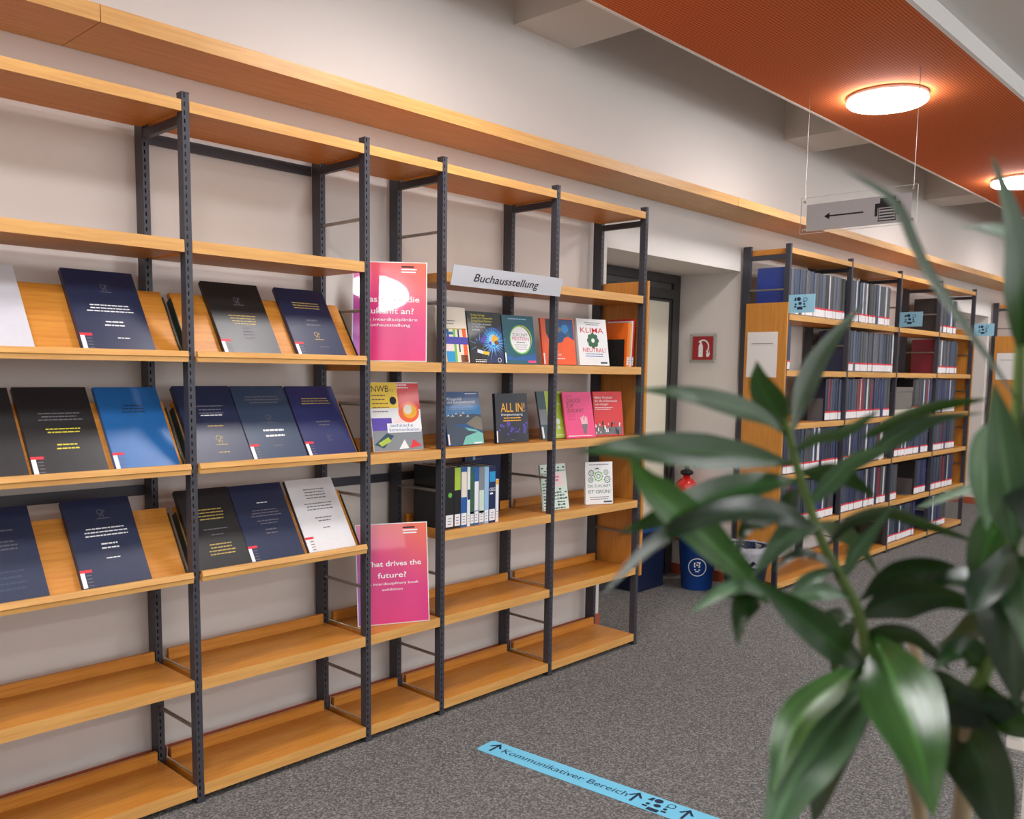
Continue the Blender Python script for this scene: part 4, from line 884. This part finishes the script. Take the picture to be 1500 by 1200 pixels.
def stem(P, r0, r1, mts):
    S = spline([loc(p) for p in P], 40); b = MB(); n = len(S)
    cut = int(n*.62)
    b.tube(S[:cut+1], 0, mts[0], 10, [r0+(r1-r0)*i/n for i in range(cut+1)]); b.tube(S[cut:], 0, mts[1], 10, [r0+(r1-r0)*i/n for i in range(cut, n)]); b.build('stem', PL)
stem(stemA, .0035, .008, ('stem_green', 'stem_brown')); stem(stemB, .004, .009, ('stem_green', 'stem_brown')); stem(stemC, .005, .009, ('stem_brown', 'stem_brown'))
def leaf(pts, wpx, mt='leaf_green', tilt=30, fold=.22, dep=None):
    # pts: (px, py, depth) from base to tip
    P = [at(*p) for p in pts]; n = 16; S = spline(P, n); md = sum(p[2] for p in pts)/len(pts); W = wpx*md/FPX/2
    vv = []; ff = []
    cols = (-1, -.62, -.28, 0, .28, .62, 1)
    for i, p in enumerate(S):
        t_ = (S[min(i+1, n)]-S[max(i-1, 0)]).normalized(); vd = (p-CC).normalized()
        side = t_.cross(vd)
        if side.length < 1e-3: side = CR.copy()
        side.normalize(); side = Quaternion(t_, math.radians(tilt+22*math.sin(i/n*3.2+len(LEAVES)+wpx))) @ side; nrm = side.cross(t_).normalized()
        if nrm.dot(vd) > 0: nrm = -nrm
        u = i/n
        prof = (min(1, u/.38)**.75)*(1-max(0, (u-.38)/.62)**1.7); prof = max(prof, .07 if u < .5 else .004); ww = W*prof/math.cos(math.radians(tilt))
        for c in cols:
            vv.append(loc(p+side*c*ww+nrm*(abs(c)**1.3)*ww*fold))
    m = len(cols)
    for i in range(n):
        for k in range(m-1): ff.append((i*m+k, i*m+k+1, (i+1)*m+k+1, (i+1)*m+k))
    b = MB(); b.add(vv, ff, mt, True); o = b.build('leaf', PL); uvl = o.data.uv_layers.new(name='UVMap')
    for lp in o.data.loops: uvl.data[lp.index].uv = ((cols[lp.vertex_index % m]+1)/2, (lp.vertex_index//m)/n)
    return o
G, DK, PA, LI = 'leaf_green', 'leaf_dark', 'leaf_pale', 'leaf_light'
LEAVES = [
 ([(1154, 640, .80), (1118, 612, .78), (1060, 592, .75), (1000, 578, .72), (925, 570, .70)], 24, G, 55),
 ([(1162, 680, .80), (1090, 668, .78), (985, 660, .74), (905, 660, .70), (845, 663, .68)], 44, G, 40),
 ([(1152, 632, .80), (1135, 600, .80), (1112, 562, .79), (1108, 528, .78)], 44, G, 20),
 ([(1158, 640, .80), (1172, 580, .82), (1205, 515, .85), (1268, 440, .88)], 30, G, 40),
 ([(1172, 705, .80), (1120, 708, .77), (1040, 730, .74), (975, 756, .71), (905, 782, .69)], 54, G, 20),
 ([(1202, 785, .80), (1160, 758, .76), (1100, 748, .72), (1020, 765, .68), (950, 805, .66), (880, 875, .64)], 46, DK, 25),
 ([(1125, 885, .78), (1085, 838, .75), (1030, 785, .71), (975, 735, .68), (945, 705, .66), (920, 664, .64)], 66, LI, 15),
 ([(1150, 760, .78), (1110, 765, .76), (1090, 782, .74), (1083, 812, .73)], 26, G, 25),
 ([(1164, 662, .80), (1195, 640, .78), (1240, 628, .76), (1290, 600, .75)], 34, PA, 45),
 ([(1262, 642, .86), (1310, 615, .85), (1365, 594, .83), (1450, 584, .80)], 34, G, 40),
 ([(1250, 690, .86), (1310, 640, .85), (1370, 612, .83), (1445, 604, .81)], 26, PA, 45),
 ([(1185, 742, .80), (1215, 705, .79), (1250, 672, .78), (1300, 655, .78)], 40, PA, 30),
 ([(1212, 800, .80), (1245, 762, .80), (1300, 748, .80), (1360, 768, .80), (1432, 795, .80)], 34, DK, 40),
 ([(1235, 850, .80), (1255, 805, .79), (1275, 780, .78), (1312, 735, .77)], 26, PA, 35),
 ([(1235, 852, .80), (1200, 820, .78), (1165, 815, .77), (1130, 838, .76)], 22, DK, 45),
 ([(1275, 985, .80), (1222, 945, .77), (1172, 905, .74), (1108, 848, .71)], 66, G, 15),
 ([(1120, 870, .76), (1090, 862, .74), (1055, 872, .72), (1012, 898, .70)], 34, PA, 30),
 ([(1110, 862, .76), (1096, 880, .74), (1086, 905, .73), (1080, 948, .72)], 38, G, 20),
 ([(1205, 770, .80), (1170, 775, .77), (1140, 800, .75), (1100, 850, .73)], 36, PA, 30),
 ([(1258, 880, .80), (1300, 845, .80), (1370, 835, .80), (1450, 858, .80)], 42, DK, 30),
 ([(1262, 905, .80), (1310, 880, .79), (1380, 872, .77), (1470, 905, .76)], 58, DK, 25),
 ([(1264, 930, .80), (1300, 925, .80), (1345, 935, .80), (1395, 985, .80)], 40, DK, 30),
 ([(1272, 968, .80), (1230, 1000, .76), (1175, 1050, .73), (1150, 1100, .71), (1130, 1165, .69)], 66, LI, 25),
 ([(1285, 985, .80), (1240, 1040, .75), (1185, 1110, .71), (1150, 1170, .69), (1118, 1260, .67)], 92, PA, 15),
 ([(1290, 985, .80), (1262, 1050, .79), (1215, 1130, .79), (1190, 1210, .79)], 60, DK, 40),
 ([(1280, 930, .80), (1305, 985, .74), (1328, 1045, .70), (1350, 1110, .67), (1368, 1200, .65)], 112, LI, 12),
 ([(1330, 1000, .80), (1380, 1015, .77), (1440, 1035, .74), (1510, 1030, .72)], 84, DK, 15),
 ([(1372, 1030, .80), (1415, 1075, .76), (1448, 1150, .73), (1475, 1260, .71)], 104, DK, 15),
 ([(1488, 800, .72), (1478, 730, .70), (1468, 660, .68), (1455, 560, .66)], 84, PA, 15),
 ([(1496, 520, .72), (1492, 430, .70), (1482, 330, .69), (1452, 225, .68)], 52, G, 30),
 ([(1492, 590, .72), (1450, 530, .70), (1395, 455, .68), (1350, 385, .66), (1318, 310, .65), (1288, 278, .64), (1232, 246, .63)], 22, G, 35),
 ([(1510, 350, .75), (1470, 342, .72), (1440, 338, .70), (1402, 331, .68)], 20, PA, 50),
 ([(1486, 790, .73), (1462, 840, .71), (1440, 870, .70), (1418, 900, .69)], 66, DK, 20),
 ([(1484, 820, .73), (1478, 880, .71), (1482, 950, .70), (1492, 1040, .69)], 88, DK, 15),
 ([(1470, 890, .74), (1440, 910, .77), (1395, 945, .80), (1350, 960, .82)], 46, DK, 30),
 ([(1490, 640, .72), (1500, 680, .70), (1512, 740, .69), (1530, 830, .68)], 80, DK, 15),
 ([(1492, 700, .73), (1460, 710, .76), (1400, 725, .80), (1340, 745, .83)], 28, PA, 45),
 ([(1490, 740, .73), (1462, 770, .75), (1440, 820, .76), (1432, 880, .77)], 60, G, 25),
 ([(1438, 995, .75), (1460, 1030, .74), (1490, 1060, .73), (1530, 1080, .72)], 60, G, 25),
 ([(1256, 900, .80), (1240, 930, .83), (1225, 965, .85), (1222, 1005, .86)], 26, DK, 30),
  ([(1168, 690, .80), (1200, 690, .81), (1240, 700, .82), (1285, 730, .83)], 30, DK, 35),
 ([(1222, 830, .80), (1190, 850, .80), (1165, 880, .80), (1150, 925, .80)], 26, PA, 30),
 ([(1195, 765, .80), (1225, 775, .83), (1260, 800, .86), (1290, 845, .88)], 26, G, 35),
 ([(1248, 875, .80), (1215, 868, .78), (1180, 872, .77), (1140, 890, .76)], 24, PA, 40),
 ([(1260, 915, .80), (1232, 905, .82), (1205, 915, .84), (1188, 950, .85)], 24, DK, 35),
 ([(1475, 850, .74), (1430, 850, .77), (1380, 850, .79), (1330, 880, .81)], 40, DK, 25),
 ([(1490, 620, .72), (1460, 640, .73), (1445, 700, .73), (1446, 780, .72)], 60, PA, 20),
 ([(1488, 680, .72), (1520, 620, .70), (1540, 540, .69), (1550, 460, .68)], 60, DK, 20),
 ([(1482, 810, .73), (1500, 850, .70), (1512, 910, .68), (1516, 990, .67)], 70, PA, 20),
 ([(1445, 980, .75), (1425, 960, .74), (1400, 955, .73), (1365, 985, .72)], 44, G, 25),
 ([(1455, 950, .75), (1490, 960, .73), (1515, 990, .72), (1530, 1050, .71)], 60, DK, 20),
 ([(1290, 985, .80), (1315, 1010, .78), (1355, 1020, .77), (1405, 1005, .76)], 40, DK, 30),
 ([(1178, 715, .80), (1160, 730, .81), (1148, 760, .82), (1145, 800, .82)], 24, DK, 30),
 ([(1290, 930, .82), (1308, 935, .84), (1316, 950, .85), (1320, 975, .86)], 22, LI, 20),
]
for L_ in LEAVES: leaf(*L_)
b = MB(); b.lathe([(.13, 0), (.135, .01), (.17, .37), (.175, .375), (.175, .4), (.16, .4), (.155, .35)], 'pot_grey', 36); b.build('pot', PL)
b = MB(); b.lathe([(.15, .33), (.152, .36), (.08, .368), (.001, .37)], 'soil', 28); b.build('soil', PL)
